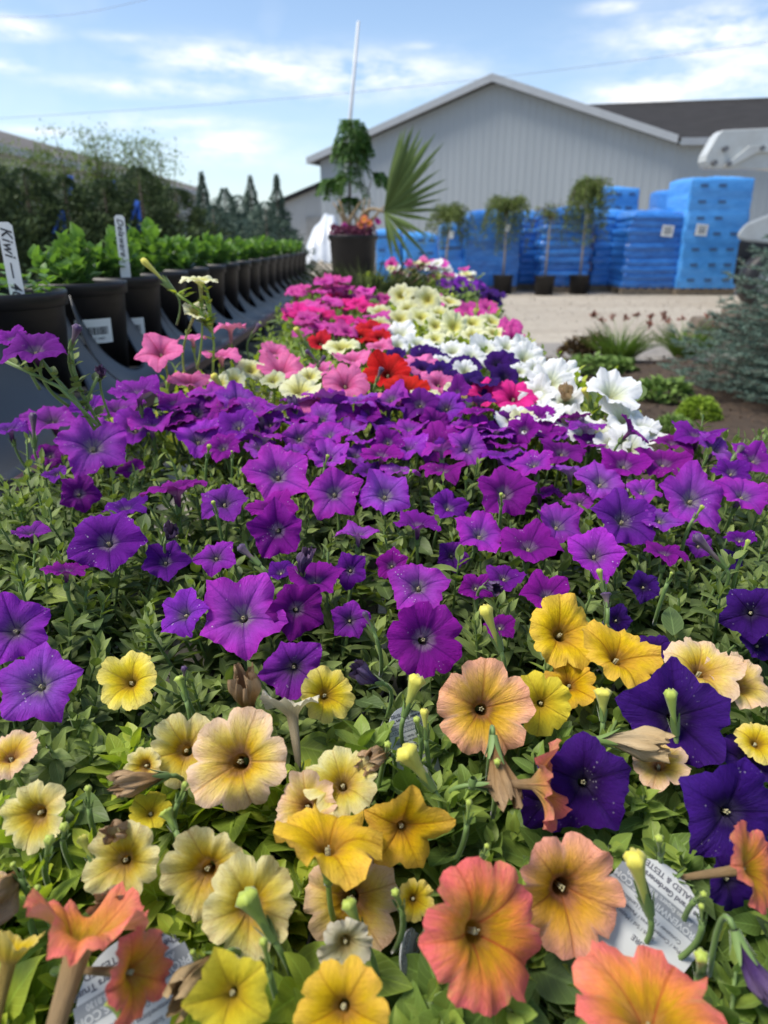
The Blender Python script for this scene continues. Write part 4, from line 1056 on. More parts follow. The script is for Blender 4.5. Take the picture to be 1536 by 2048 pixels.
limeg = simpleleaf('lime_leaf', (.12, .19, .02), (.22, .34, .03), (.36, .50, .06), trans=.3)
bushy(1150, 716, 60, .17, 'bronze leaved perennial at the left end of the garden bed', brm, .045, 420)
bushy(1188, 712, 60, .19, 'second bronze perennial, touching the daylily clump', brm, .045, 420)
bushy(1185, 745, 90, .12, 'low bright green leafy plant in front of the bronze perennials', lowg, .06, 260)
bushy(1235, 745, 60, .10, 'small green leafy plant in front of the daylily clump', lowg, .055, 160)
bushy(1325, 800, 105, .13, 'low spreading green plant between the white petunias and the blue spruce', lowg, .06, 320)
bushy(1395, 842, 82, .14, 'fluffy lime green plant beneath the blue spruce', limeg, .022, 1500)
bushy(1345, 868, 80, .10, 'small dark green tuft of foliage in front of the lime green plant', lowg, .02, 900)
# stacked stone wall
wall = empty('stone_wall', (atZ(1352, 702, 0).x + .42, atZ(1352, 702, 0).y, 0), label='low stacked brown stone wall partly hidden behind the blue spruce', cat='wall')
stm = mat('field_stone_material', (.20, .155, .115), .9, .25, 9, bump=.8, bscale=30, c2=(.10, .08, .06))
for r_ in range(4):
    for k in range(6):
        w_ = rnd.uniform(.20, .34); x = -.30 + k * .31 + (r_ % 2) * .12 + max(0, r_ - 1) * .16
        mb = MB(); mb.box((x, rnd.uniform(-.03, .03), .055 + r_ * .105), (w_, rnd.uniform(.26, .34), .10), rz=rnd.uniform(-.12, .12), top=rnd.uniform(.86, .97))
        mb.build('stone', stm, wall, bevel=.022)
# ------------------------------------------------------------ bench
plank = mat('weathered_plank_material', (.36, .33, .28), .85, .2, 6, bump=.4, bscale=30, c2=(.22, .20, .17), stretch=(6, .5, 1))
BZ = .50
bench = empty('display_bench', (0, 0, 0), label='long weathered grey plank bench carrying the petunias and the row of black pots', cat='bench')
for k in range(9):
    mb = MB(); mb.box((-1.02 + k * .185, 3.4, BZ - .02), (.172, 7.4, .036)); mb.build('board', plank, bench, bevel=.003)
for y in (.2, 2.2, 4.3, 6.6):
    for x in (-.95, .42):
        mb = MB(); mb.box((x, y, (BZ - .04) / 2), (.09, .09, BZ - .045)); mb.build('leg', plank, bench)
# ------------------------------------------------------------ row of black pots in trays on the left
PX = -.757; PR = .126; PH = .222; RIM = .908
ys_ = [1.40, 1.745] + [2.03 + .283 * k for k in range(15)]
traym = mat('tray_plastic_material', (.034, .039, .046), .38, .15, 6, c2=(.032, .036, .042), spec=.5)
lip = mat('tray_lip_material', (.070, .035, .050), .45, .2, 8)
stickm = paperm
def tray(y0, y1, pots, label):
    t = empty('pot_tray', (PX, (y0 + y1) / 2, BZ), label=label, cat='tray', group='black plastic trays holding the row of pots')
    yc = (y0 + y1) / 2
    zt, xt, zb, xb = .885, PX + .045, .672, PX + .215
    n = int((y1 - y0) / .006); vs = []
    rows = 8
    for i in range(n + 1):
        y = y0 + (y1 - y0) * i / n
        f = 1.0
        for py in pots:
            d = abs(y - py) / .124
            if d < 1: f = min(f, .36 + .64 * d ** 3.0)
        edge_ = min(y - y0, y1 - y); f = min(f, .62 + edge_ / .03 * .38) if edge_ < .03 else f
        for j in range(rows + 1):
            g = f * j / rows
            xq = (1 - g) ** 2 * xb + 2 * g * (1 - g) * (PX + .085) + g * g * xt; zq = (1 - g) ** 2 * zb + 2 * g * (1 - g) * (zb + .006) + g * g * zt
            vs.append((xq - PX, y - yc, zq - BZ))
    fs = [(i * (rows + 1) + j, (i + 1) * (rows + 1) + j, (i + 1) * (rows + 1) + j + 1, i * (rows + 1) + j + 1) for i in range(n) for j in range(rows)]
    mb = MB(); mb.add(vs, fs)
    o = mb.build('side_panel', traym, t, smooth=True); s = o.modifiers.new('thickness', 'SOLIDIFY'); s.thickness = .004
    mb = MB(); mb.box((xb + .003 - PX, 0, zb - .010 - BZ), (.018, y1 - y0 - .004, .026)); mb.build('lip', lip, t, bevel=.003)
    mb = MB(); mb.box((-.02, 0, zb - BZ - .004), (.40, y1 - y0 - .01, .006)); mb.build('floor', traym, t)
    mb = MB(); mb.prism([(-.20, -(y1 - y0) / 2 + .01, zb - BZ), (-.20, (y1 - y0) / 2 - .01, zb - BZ), (-.09, (y1 - y0) / 2 - .01, zt - BZ - .03), (-.09, -(y1 - y0) / 2 + .01, zt - BZ - .03)], (-.004, 0, 0)); mb.build('back_panel', traym, t)
    for k in range(len(pots)):
        mb = MB(); mb.box((0, pots[k] - yc, (zb - BZ) / 2 - .008), (.16, .05, zb - BZ - .018)); mb.build('foot', traym, t)
tray(.95, 1.585, [1.40], 'nearest black tray, at the left edge under the first pot')
tray(1.59, 2.175, ys_[1:3], 'second black tray, holding the two pots with barcode labels')
gi = 3; q = 3
while gi < len(ys_):
    g = ys_[gi:gi + 3]; tray(g[0] - .139, g[-1] + .139, g, '%s black tray from the near end of the pot row' % ORD[q - 1]); gi += 3; q += 1
stakem = mat('plastic_stake_material', (.80, .80, .77), .4, .03)
def text_mesh(s, size, m, name, parent, Mx, shear=0, ext=.00012, bold=0, align='CENTER', space=1.0):
    cu = bpy.data.curves.new(name, 'FONT'); cu.body = s; cu.size = size; cu.shear = shear; cu.extrude = ext; cu.offset = bold; cu.align_x = align; cu.align_y = 'CENTER'; cu.space_character = space
    tmp = bpy.data.objects.new(name + '_tmp', cu); col.objects.link(tmp)
    bpy.context.view_layer.update()
    me = bpy.data.meshes.new_from_object(tmp.evaluated_get(bpy.context.evaluated_depsgraph_get()))
    bpy.data.objects.remove(tmp); bpy.data.curves.remove(cu)
    me.materials.clear(); me.materials.append(m); me.transform(Mx)
    return link(bpy.data.objects.new(name, me), parent)
ACR = []
for i, y in enumerate(ys_):
    nm = ['nearest black pot, cut by the left frame edge, with tiny green sprouts', 'second black pot with bushy bright green plant and full barcode label', 'third black pot with bright green plant and half hidden barcode label'][i] if i < 3 else '%s black pot from the near end, with bright green leafy plant' % ORD[i]
    t = empty('potted_perennial', (PX, y, RIM - PH), label=nm, cat='potted plant', group='row of black pots on the left')
    t['fam'] = 'green'
    pot_mesh(t, PR, PH, n=56 if i < 4 else 32)
    z0 = PH - .03
    if i == 0:
        B_, Mi, Tp = [], [], []
        for k in range(12):
            b = np.array([rnd.uniform(-.08, .09), rnd.uniform(-.05, .10), z0]); tp = b + [rnd.uniform(-.02, .02), rnd.uniform(-.02, .02), rnd.uniform(.03, .075)]
            B_.append(b); Tp.append(tp); Mi.append((b + tp) / 2)
        P1, D1, Z1, L1, Y1 = shoots_to_leaves(B_, Mi, Tp, 7, .04, .018, .2)
        scatter('foliage', leaf_template(4, .8), P1, D1, Z1, L1, L1, M_['leaf_pot'], t, Y1)
    else:
        ns = 12 if i < 6 else 10
        B_, Mi, Tp = [], [], []; sc_ = rnd.uniform(.62, 1.05)
        if i >= 12: sc_ *= .8
        for k in range(ns):
            a = rnd.random() * 6.28; rr = .068 * math.sqrt(rnd.random()); h = rnd.uniform(.07, .15) * sc_ * (1.2 - rr * 5)
            b = np.array([rr * .55 * math.cos(a), rr * .55 * math.sin(a), z0 - .005]); tp = np.array([rr * 1.15 * math.cos(a), rr * 1.15 * math.sin(a), z0 + h])
            B_.append(b); Tp.append(tp); Mi.append((b + tp) / 2 + [0, 0, .01])
        P1, D1, Z1, L1, Y1 = shoots_to_leaves(B_, Mi, Tp, 11, .060, .040, .10); D1 = D1 + [0, 0, .85]
        scatter('foliage', leaf_template(5, .85, .35, .12, 1.25), P1, D1, Z1, L1, L1 * rng.uniform(.72, 1, len(L1)), M_['leaf_pot'], t, Y1)
        stems_mesh('stems', B_, Mi, Tp, .004, .002, M_['stem_green'], t)
    if i in (1, 2):
        # curved barcode sticker on the pot wall, facing the aisle
        a0 = R(-50 if i == 1 else -60); wA = R(42); zl = .034 if i == 1 else .008; hz0, hz1 = .052 + zl, .108 + zl; vs = []; nn = 12; rb = PR * .885
        for k in range(nn + 1):
            a = a0 + wA * (k / nn - .5)
            for z in (hz0, hz1): rr = rb + (z / PH) * PR * .05 + .0016; vs.append((rr * math.cos(a), rr * math.sin(a), z))
        mb = MB(); mb.add(vs, [(2 * k, 2 * k + 2, 2 * k + 3, 2 * k + 1) for k in range(nn)]); lb_o = mb.build('barcode_label', stickm, t, smooth=True)
        mb = MB(); x_ = -.42
        while x_ < .36:
            w_ = rnd.choice([.008, .012, .02]); 
            vv = []
            for xx in (x_, x_ + w_):
                a = a0 + wA * xx
                for z in (.072 + zl, .090 + zl): rr = rb + (z / PH) * PR * .05 + .0022; vv.append((rr * math.cos(a), rr * math.sin(a), z))
            mb.add(vv, [(0, 2, 3, 1)]); x_ += w_ + rnd.choice([.008, .012, .018])
        mb.build('barcode', printm, lb_o)
        # digits under the barcode
        a = a0; rr = rb + .0165 * PR + .0024
        Mx = Matrix.Translation((rr * math.cos(a), rr * math.sin(a), .063 + zl)) @ Matrix((Vector((-math.sin(a), math.cos(a), 0)), Vector((0, 0, 1)), Vector((math.cos(a), math.sin(a), 0)))).transposed().to_4x4()
        text_mesh('0 85117 24031', .0075, printm, 'barcode_digits', lb_o, Mx)
def stake(root_, px0, py0, px1, py1, Y, wd, text, label, tsize):
    top_ = atY(px0, py0, Y); bot = atY(px1, py1, Y); up = (top_ - bot).normalized(); bot = bot - up * .10
    t = empty('plant_stake', tuple(bot), label=label, cat='plant label', group='handwritten stakes in the pots')
    L = (top_ - bot).length; N = Vector((.18, -1, .12)); X = up.cross(-N).normalized(); X = X if X.x > 0 else -X; N = X.cross(up)
    Mx = Matrix((X, up, N)).transposed().to_4x4()
    c = .006; pts = [(-wd / 2, 0, 0), (wd / 2, 0, 0), (wd / 2, L - c, 0), (wd / 2 - c, L, 0), (-wd / 2 + c, L, 0), (-wd / 2, L - c, 0)]
    mb = MB(); mb.prism([Mx @ Vector(p) for p in pts], N * .0012); mb.build('stake_blade', stakem, t)
    text_mesh(text, tsize, printm, 'handwriting', t, Mx @ Matrix.Translation((0, L - .008, .0016)) @ Matrix.Rotation(R(-90), 4, 'Z'), shear=.35, align='LEFT', bold=.0004, space=1.1)
stake(None, 8, 444, 32, 572, 1.36, .026, 'Kiwi — 4042', 'white plastic stake handwritten Kiwi in the nearest pot', .026)
stake(None, 238, 430, 250, 535, 1.97, .026, 'Delaware', 'white plastic stake with small handwriting between the second and third pots', .022)

# ------------------------------------------------------------ big potted palm with the fan leaf and feathery tree
PY = 6.9
pc = atY(706, 470, PY); proot = empty('potted_palm', (pc.x, PY, BZ + .02), label='big black tub holding a fan palm with a wide fan leaf reaching right', cat='potted plant')
PHt = pc.z - (BZ + .02)
pot_mesh(proot, .235, PHt, rimh=.05)
fanm = simpleleaf('palm_fan_material', (.10, .15, .045), (.17, .24, .07), (.30, .38, .12), trans=.3)
petm = mat('palm_petiole_material', (.30, .22, .12), .7, .2, 10)
def AP(px, py, Y=PY): return rel(atY(px, py, Y), proot)
mb = MB()
hub = AP(768, 424, PY - .25)
mb.tube(bez(AP(712, 470), AP(722, 400), hub, 10), [.022 - .001 * k for k in range(11)], 7)
mb.build('petiole', petm, proot, smooth=True)
mb = MB(); 
for k in range(16):
    x = 690 + 45 * rnd.random(); e = AP(x + rnd.uniform(-30, 40), rnd.uniform(395, 440)); mb.tube(bez(AP(x, 478), AP(x + 3, 440), e, 6), [.02, .018, .016, .014, .012, .009, .006], 5)
mb.build('palm_boots', petm, proot, smooth=True)
fan = [(842, 246, 24), (820, 252, 26), (856, 270, 22), (804, 248, 22), (835, 262, 24), (865, 340, 16), (882, 330, 14), (876, 412, 14), (874, 380, 14), (828, 238, 26), (812, 244, 24), (846, 262, 24), (872, 255, 22), (889, 274, 22), (872, 308, 20), (893, 350, 20), (884, 392, 18), (900, 368, 13), (896, 412, 14), (868, 436, 16), (862, 470, 18), (850, 500, 17), (828, 520, 16), (806, 528, 18), (786, 520, 15), (868, 520, 10), (838, 470, 10), (800, 262, 20), (795, 300, 20)]
vs, fs, lf, yg = [], [], [], []
for (px, py, wpx) in fan:
    tip = AP(px, py, PY - .25 + rnd.uniform(-.18, .12)); ww = wpx / FPX * 6.6 * .50
    d = tip - hub; L = d.length; dn = d.normalized(); side = dn.cross(Vector((0, 1, .2))).normalized(); nrm_ = side.cross(dn)
    b = len(vs); rows = 9
    rv = rnd.random()
    for i in range(rows + 1):
        v = i / rows; wv = ww * (.10 + .90 * min(1, v / .45)) * (1 - max(0, (v - .45) / .55) ** 1.5) + .001
        for x in (-1, 0, 1):
            vs.append(hub + dn * L * v + side * x * wv * .5 + nrm_ * (abs(x) * wv * .30 - .10 * L * math.sin(math.pi * v)) - Vector((0, 0, .05 * L * v ** 3))); lf.append((x, v, rv)); yg.append(.25 * (1 - v))
    fs += [(b + i * 3 + k, b + i * 3 + k + 1, b + (i + 1) * 3 + k + 1, b + (i + 1) * 3 + k) for i in range(rows) for k in range(2)]
mesh_np('fan_leaf', [tuple(v) for v in vs], fs, fanm, proot, {'lf': lf, 'yg': yg})
# underplanting of pink and coral flowers in the tub
bl = []; 
nn = 560; a = rng.random(nn) * 6.28; r = .205 * np.sqrt(rng.random(nn))
pos = np.stack([r * np.cos(a), r * np.sin(a), PHt - .03 + rng.random(nn) * .10], 1)
scatter('underplanting', T_leaf1, pos, rng.normal(0, 1, (nn, 3)) + [0, 0, .5], rng.normal(0, 1, (nn, 3)), rng.uniform(.03, .06, nn), rng.uniform(.02, .035, nn), simpleleaf('plum_leaf', (.10, .03, .06), (.20, .05, .10), (.42, .10, .20), trans=.2), proot)
for q in ((728, 438), (738, 446), (722, 450), (756, 442), (690, 452)):
    flower(proot, P['coral'] if q[0] < 750 and q[0] > 700 else P['fuchsia'], atY(q[0], q[1], PY - .12), .035, rnd.uniform(-30, 30), 20, hi=False)
# pinnate tree standing in its own pot
ft = empty('pinnate_tree', (atY(701, 470, PY + .45).x, PY + .45, BZ + .02), label='slim tree with drooping feathery compound leaves behind the palm tub', cat='potted tree')
def FP(px, py): return rel(atY(px, py, PY + .45), ft)
pot_mesh(ft, .15, .26)
mb = MB(); trunk_pts = [Vector((0, 0, .2)), FP(699, 400), FP(701, 320), FP(704, 244)]; mb.tube(trunk_pts, [.016, .014, .011, .007], 8)
mb.tube([FP(699, 420), FP(672, 380), FP(662, 362)], [.008, .006, .004], 6)
mb.tube([FP(700, 430), FP(735, 385), FP(750, 345)], [.008, .006, .004], 6)
mb.build('trunk', barkm, ft, smooth=True)
Pn, Dn, Zn, Ln = [], [], [], []; rb_ = MB()
def frond(o_, a, L, up_):
    dr = Vector((math.cos(a), math.sin(a), 0)); e = o_ + dr * L * .75 + Vector((0, 0, -L * .55 + up_)); pts = bez(o_, o_ + dr * L * .5 + Vector((0, 0, .06 + up_)), e, 12)
    rb_.tube(pts, .0022, 3)
    for k in range(2, 13):
        sd = (pts[k] - pts[k - 1]).normalized().cross(Vector((0, 0, 1))).normalized()
        for sg in (-1, 1):
            for jj in range(3):
                Pn.append(tuple(pts[k] + sd * sg * .022 * jj)); Dn.append(tuple(sd * sg + (pts[k] - pts[k - 1]).normalized() * .8 + Vector((0, 0, -.35 + rnd.gauss(0, .2))))); Zn.append((rnd.gauss(0, .3), rnd.gauss(0, .3), 1)); Ln.append(rnd.uniform(.035, .06))
for k in range(44):
    yy = rnd.uniform(.2, 1.0) ; o_ = trunk_pts[1].lerp(trunk_pts[3], yy); frond(o_, rnd.random() * 6.28, rnd.uniform(.20, .34) * (1.1 - .3 * yy), rnd.uniform(0, .05))
for k in range(7): frond(FP(664, 366), rnd.random() * 6.28, rnd.uniform(.12, .22), .02)
for k in range(5): frond(FP(748, 350), rnd.uniform(-1.2, 1.2), rnd.uniform(.12, .24), .0)
for k in range(5): frond(FP(700, 400), rnd.random() * 6.28, rnd.uniform(.12, .22), .0)
rb_.build('leaf_stalks', M_['stem_green'], ft)
nn = len(Pn); scatter('foliage', T_leaf1, Pn, Dn, Zn, Ln, np.array(Ln) * .38, simpleleaf('pinnate_leaf', (.04, .10, .02), (.09, .19, .04), (.18, .32, .07), trans=.3), ft)
# ornamental grass between the petunias and the tub
gc = atY(735, 560, 3.3); gr = empty('ornamental_grass', (gc.x, 3.35, BZ), label='dark olive ornamental grass clump in front of the big black tub', cat='plant')
pot_mesh(gr, .16, .18)
n = 1500; a = rng.random(n) * 6.28; r = .14 * np.sqrt(rng.random(n)); tl = rng.uniform(.1, .95, n)
scatter('blades', TB, np.stack([r * np.cos(a) , r * np.sin(a), np.full(n, .16)], 1), np.stack([np.cos(a) * tl * 1.25, np.sin(a) * tl, np.ones(n)], 1), np.stack([-np.cos(a), -np.sin(a), np.full(n, .6)], 1), rng.uniform(.16, .30, n), np.full(n, .0045), simpleleaf('olive_grass', (.04, .06, .02), (.08, .11, .035), (.17, .21, .07), trans=.2), gr, yg=rng.random(n) * .5)
# ------------------------------------------------------------ petunia canopy
CZ = [(-.5, .62), (.15, .645), (.30, .650), (.42, .675), (.5, .700), (.75, .735), (.95, .745), (1.1, .790), (1.9, .815), (2.6, .83), (5, .84)]
def cz(y):
    for (a, za), (b, zb) in zip(CZ, CZ[1:]):
        if y <= b: return za + (zb - za) * max(0, (y - a)) / (b - a)
    return CZ[-1][1]
czv = np.vectorize(cz)
def onc(px, py, off=0.0):
    d = ray(px, py); o = Vector((0, 0, CAMZ)); t0, t1 = .1, 12
    f = lambda t: (o + d * t).z - (cz((o + d * t).y) + off)
    lo_, hi_ = .05, None; t = .05
    while t < 12:
        if f(t) < 0: hi_ = t; break
        lo_ = t; t *= 1.03
    if hi_ is None: return o + d * 6
    for _ in range(30):
        m = (lo_ + hi_) / 2
        if f(m) < 0: hi_ = m
        else: lo_ = m
    return o + d * hi_
F_ = (Vector((0, math.cos(R(PITCH)), -math.sin(R(PITCH)))))
def depth(p): return (p - Vector((0, 0, CAMZ))).dot(F_)
# plants: key -> x, y, family, leaf material, label, leaf Lmax, Lmin, width
PL_ = {
 'buff':   (-.115, .290, 'lime', 'leaf_lime', 'pale buff-yellow petunia plant at the left front, with lime green leaves', .046, .015, .66),
 'golden': (.035, .30, 'lime', 'leaf_mid', 'golden yellow petunia plant in the middle of the front row', .042, .015, .62),
 'coral':  (.13, .175, 'green', 'leaf_mid', 'coral and salmon orange petunia plant at the front right beside the white tag', .040, .014, .58),
 'coral_left': (-.135, .13, 'lime', 'leaf_mid', 'coral trumpet petunia plant in the bottom left corner', .042, .015, .62),
 'violet': (.215, .37, 'green', 'leaf_mid', 'deep blue-violet petunia plant at the right, behind the salmon flowers', .038, .013, .54),
 'peach':  (.155, .435, 'green', 'leaf_mid', 'golden and peach petunia plant at the right, just in front of the purple mass', .038, .013, .52),
 'p1': (-.33, .50, 'green', 'leaf_sage', 'purple petunia plant at the left edge of the frame, nearest of the purples', .038, .013, .45),
 'p2': (-.08, .54, 'green', 'leaf_sage', 'purple petunia plant in the near centre, with the two largest lilac-purple blooms', .038, .013, .45),
 'p3': (.10, .57, 'green', 'leaf_sage', 'purple petunia plant right of centre, with the bright magenta-purple bloom in front', .038, .013, .45),
 'p4': (.33, .62, 'green', 'leaf_sage', 'purple petunia plant at the right edge with dark violet-purple overlapping blooms', .038, .013, .45),
 'p5': (-.44, .86, 'green', 'leaf_sage', 'purple petunia plant at the far left with tall stalks in front of the black pots', .038, .013, .45),
 'p6': (-.17, .86, 'green', 'leaf_sage', 'purple petunia plant at the back left of the purple mass, before the pink ones', .032, .012, .43),
 'p7': (.10, .88, 'green', 'leaf_sage', 'purple petunia plant at the back centre of the purple mass, before the red one', .032, .012, .43),
 'p8': (.38, .86, 'green', 'leaf_sage', 'purple petunia plant at the back right of the purple mass, next to the garden bed', .032, .012, .43),
 'pinkL': (-.27, 1.16, 'lime', 'leaf_lime', 'light pink petunia plant at the left beside the black pots', .030, .012, .5),
 'creamL': (-.17, 1.10, 'lime', 'leaf_lime', 'cream petunia plant on the left, with two blooms on tall stalks', .030, .012, .5),
 'pinkC': (-.03, 1.16, 'lime', 'leaf_lime', 'light pink petunia plant in the centre around the red blooms', .030, .012, .5),
 'redC': (.03, 1.25, 'green', 'leaf_mid', 'bright red petunia plant in the centre, in front of the white one', .030, .012, .5),
 'redB': (-.10, 1.62, 'green', 'leaf_mid', 'red petunia plant further back, at the edge of the fuchsia mound', .030, .012, .5),
 'hotC': (.17, 1.12, 'green', 'leaf_mid', 'hot pink petunia plant between the red and the white blooms', .030, .012, .5),
 'whiteR': (.30, 1.08, 'lime', 'leaf_lime', 'white petunia plant at the right edge of the bench, nearest of the whites', .030, .012, .5),
 'darkC': (.17, 1.42, 'green', 'leaf_mid', 'dark purple petunia plant under the white blooms', .028, .012, .5),
 'whiteM': (.19, 1.66, 'lime', 'leaf_lime', 'white petunia mound in the middle distance, above the dark purple one', .030, .012, .5),
 'yellowM': (.22, 2.05, 'lime', 'leaf_lime', 'pale yellow petunia mound standing highest behind the white one', .030, .012, .5),
 'fuchsiaL': (-.20, 2.0, 'green', 'leaf_mid', 'large fuchsia petunia mound at the left in the middle distance', .028, .012, .5),
 'fuchsiaB': (-.22, 2.55, 'green', 'leaf_mid', 'fuchsia petunia mound furthest back on the left, by the ornamental grass', .028, .012, .5),
 'fuchsiaR': (.42, 2.2, 'green', 'leaf_mid', 'fuchsia petunia plant at the right behind the pale yellow mound', .028, .012, .5),
 'mixB': (.16, 3.95, 'lime', 'leaf_lime', 'mixed pink, white and yellow petunia mound far back in front of the blue pallets', .034, .014, .5),
 'darkB': (.44, 3.45, 'green', 'leaf_mid', 'dark purple petunia mound far back by the black tree pot', .034, .014, .5),
}
PO = {}
for k, (x, y, fam, lm, lb, *_r) in PL_.items():
    o = empty('petunia_plant', (x, y, BZ), label=lb, cat='petunia'); o['fam'] = fam; PO[k] = o
# pots and soil hidden under the canopy
for k, (x, y, *_r) in PL_.items():
    hgt = .085 if y < .45 else .12
    pot_mesh(PO[k], .085 if y < 1.0 else .08, hgt, n=24)
# ---- flowers: (plant, colour, px, py, width px, azimuth, elevation, style, options)
def fl(k, colr, px, py, w_, az_, el_, style='round', D=None, off=0.0, hi=None, **kw):
    p = atY(px, py, D) if D else onc(px, py, off)
    Rd = w_ / FPX * depth(p) / 2 / (.93 if style != 'point' else .9)
    far = p.y > 1.75 if hi is None else not hi
    A_ = math.degrees(math.atan2(CAMZ - p.z, p.y))
    if not kw.pop('raw', False) and el_ > A_ + 4: el_ = min(A_ + (el_ - A_) * 1.12 + 4, A_ + 92)
    kw.setdefault('throat', .15 if style == 'round' else .13)
    # far blooms lose their small parts
    return flower(PO[k], P[colr], p, Rd, az_, el_, style, hi=not far, **kw)
S = 'star'
PUR = [
 # left side
 ('p5', 'purple', 68, 690, 118, 12, 50, dict(D=.80)), ('p5', 'purple', 20, 672, 70, -30, 55, dict(D=.84)),
 ('p5', 'purple', 100, 832, 112, 5, 48, {}), ('p5', 'purple', 18, 852, 84, -20, 72, {}),
 ('p5', 'lilac', 188, 884, 150, 28, 42, dict(off=.012)), ('p6', 'purple', 268, 850, 108, 0, 48, {}), ('p6', 'purple', 232, 812, 100, 10, 66, {}), ('p6', 'purple', 275, 775, 110, 8, 70, dict(D=.98)),
 ('p6', 'magenta', 352, 838, 92, 20, 60, {}), ('p6', 'purple', 398, 872, 116, 25, 45, {}), ('p6', 'magenta', 445, 890, 80, 0, 40, {}),
 ('p5', 'magenta', 100, 908, 62, 20, 40, dict(off=-.03)), ('p6', 'magenta', 262, 935, 60, -10, 45, dict(off=-.03)), ('p5', 'purple', 112, 945, 50, 10, 50, dict(off=-.03)),
 ('p2', 'magenta', 352, 968, 136, 12, 76, {}), ('p2', 'purple', 448, 1000, 104, 25, 42, {}), ('p2', 'lilac', 556, 944, 138, 0, 42, {}), ('p2', 'lilac', 655, 910, 92, 15, 48, dict(cup=.1)),
 ('p2', 'lilac', 667, 984, 116, 3, 30, {}), ('p2', 'lilac', 772, 985, 116, 15, 45, {}), ('p2', 'magenta', 555, 1062, 118, 3, 22, {}), ('p2', 'magenta', 545, 1008, 104, 0, 68, dict(off=.005)),
 ('p1', 'purple', 213, 1078, 154, 5, 32, {}), ('p1', 'magenta', 132, 1136, 86, -20, 80, {}), ('p1', 'purple', 26, 1258, 148, 5, 32, {}), ('p1', 'lilac', 74, 1368, 165, 5, 40, {}),
 ('p2', 'lilac', 482, 1230, 176, 2, 40, dict(ruffle=1.2)), ('p2', 'magenta', 594, 1218, 122, 8, 30, {}), ('p2', 'purple', 362, 1226, 108, -38, 38, {}), ('p2', 'purple', 587, 1338, 134, 0, 26, {}),
 ('p2', 'magenta', 630, 1152, 116, 0, 82, dict(off=-.005)), ('p2', 'lilac', 716, 1062, 92, -20, 74, {}), ('p3', 'magenta', 782, 1128, 72, -15, 35, dict(off=-.02)), 
 ('p3', 'lilac', 838, 1168, 130, 8, 48, {}), ('p3', 'magenta', 850, 1278, 166, 0, 30, dict(style='round', ruffle=.7, label='bright magenta-purple bloom with dark veins')), 
 ('p3', 'magenta', 1096, 1184, 110, -5, 52, {}), ('p3', 'magenta', 952, 1172, 72, -20, 45, dict(off=-.015)), ('p3', 'purple', 835, 1042, 104, 28, 76, {}),
 ('p3', 'lilac', 962, 1062, 116, 5, 50, {}), ('p3', 'magenta', 1058, 1084, 130, 0, 70, {}), ('p4', 'lilac', 1118, 1044, 108, 20, 50, {}), ('p3', 'magenta', 1013, 980, 130, 5, 40, {}),
 ('p4', 'purple', 1252, 1034, 138, -5, 36, {}), ('p4', 'purple', 1190, 1104, 126, -5, 38, {}), ('p4', 'lilac', 1388, 994, 140, 5, 42, {}), ('p4', 'lilac', 1490, 984, 114, 0, 45, {}),
 ('p4', 'lilac', 1322, 1036, 80, 10, 45, {}), ('p8', 'lilac', 1285, 978, 80, 0, 55, {}), ('p8', 'lilac', 1205, 960, 104, 0, 52, {}), ('p3', 'lilac', 1140, 934, 96, 0, 78, {}), 
 ('p8', 'magenta', 1330, 918, 112, 5, 60, {}), ('p8', 'magenta', 1250, 922, 112, 0, 52, {}), ('p7', 'magenta', 1126, 898, 102, 0, 54, {}), ('p7', 'magenta', 1092, 856, 76, 0, 62, {}),
 ('p7', 'purple', 1048, 914, 104, 20, 70, {}), ('p7', 'lilac', 930, 856, 100, 5, 52, {}), ('p7', 'lilac', 992, 862, 90, 0, 80, {}), ('p8', 'magenta', 1268, 856, 80, 60, 45, dict(off=.03)),
 ('p7', 'magenta', 1182, 880, 70, 10, 70, {}), ('p8', 'purple', 1398, 862, 112, 15, 66, dict(off=.01)), ('p8', 'lilac', 1432, 892, 96, 20, 60, {}), ('p8', 'purple', 1512, 914, 92, 0, 52, {}), 
 ('p7', 'magenta', 875, 884, 112, -5, 44, {}), ('p7', 'lilac', 800, 935, 88, 10, 70, {}), ('p7', 'magenta', 886, 934, 96, 20, 66, {}), ('p7', 'purple', 742, 938, 76, 0, 55, dict(off=-.01)), 
 ('p8', 'purple', 1465, 940, 80, 0, 50, {}), ('p8', 'magenta', 1345, 880, 84, -15, 60, {}), ('p4', 'purple', 1160, 1000, 70, -10, 52, dict(off=-.02)),
]
for k, c_, px, py, w_, a_, e_, kw in PUR:
    kw = dict(kw); st = kw.pop('style', S); fl(k, c_, px, py, w_ * .95, a_ + rnd.uniform(-14, 14), e_ + rnd.uniform(-4, 14), st, **kw)
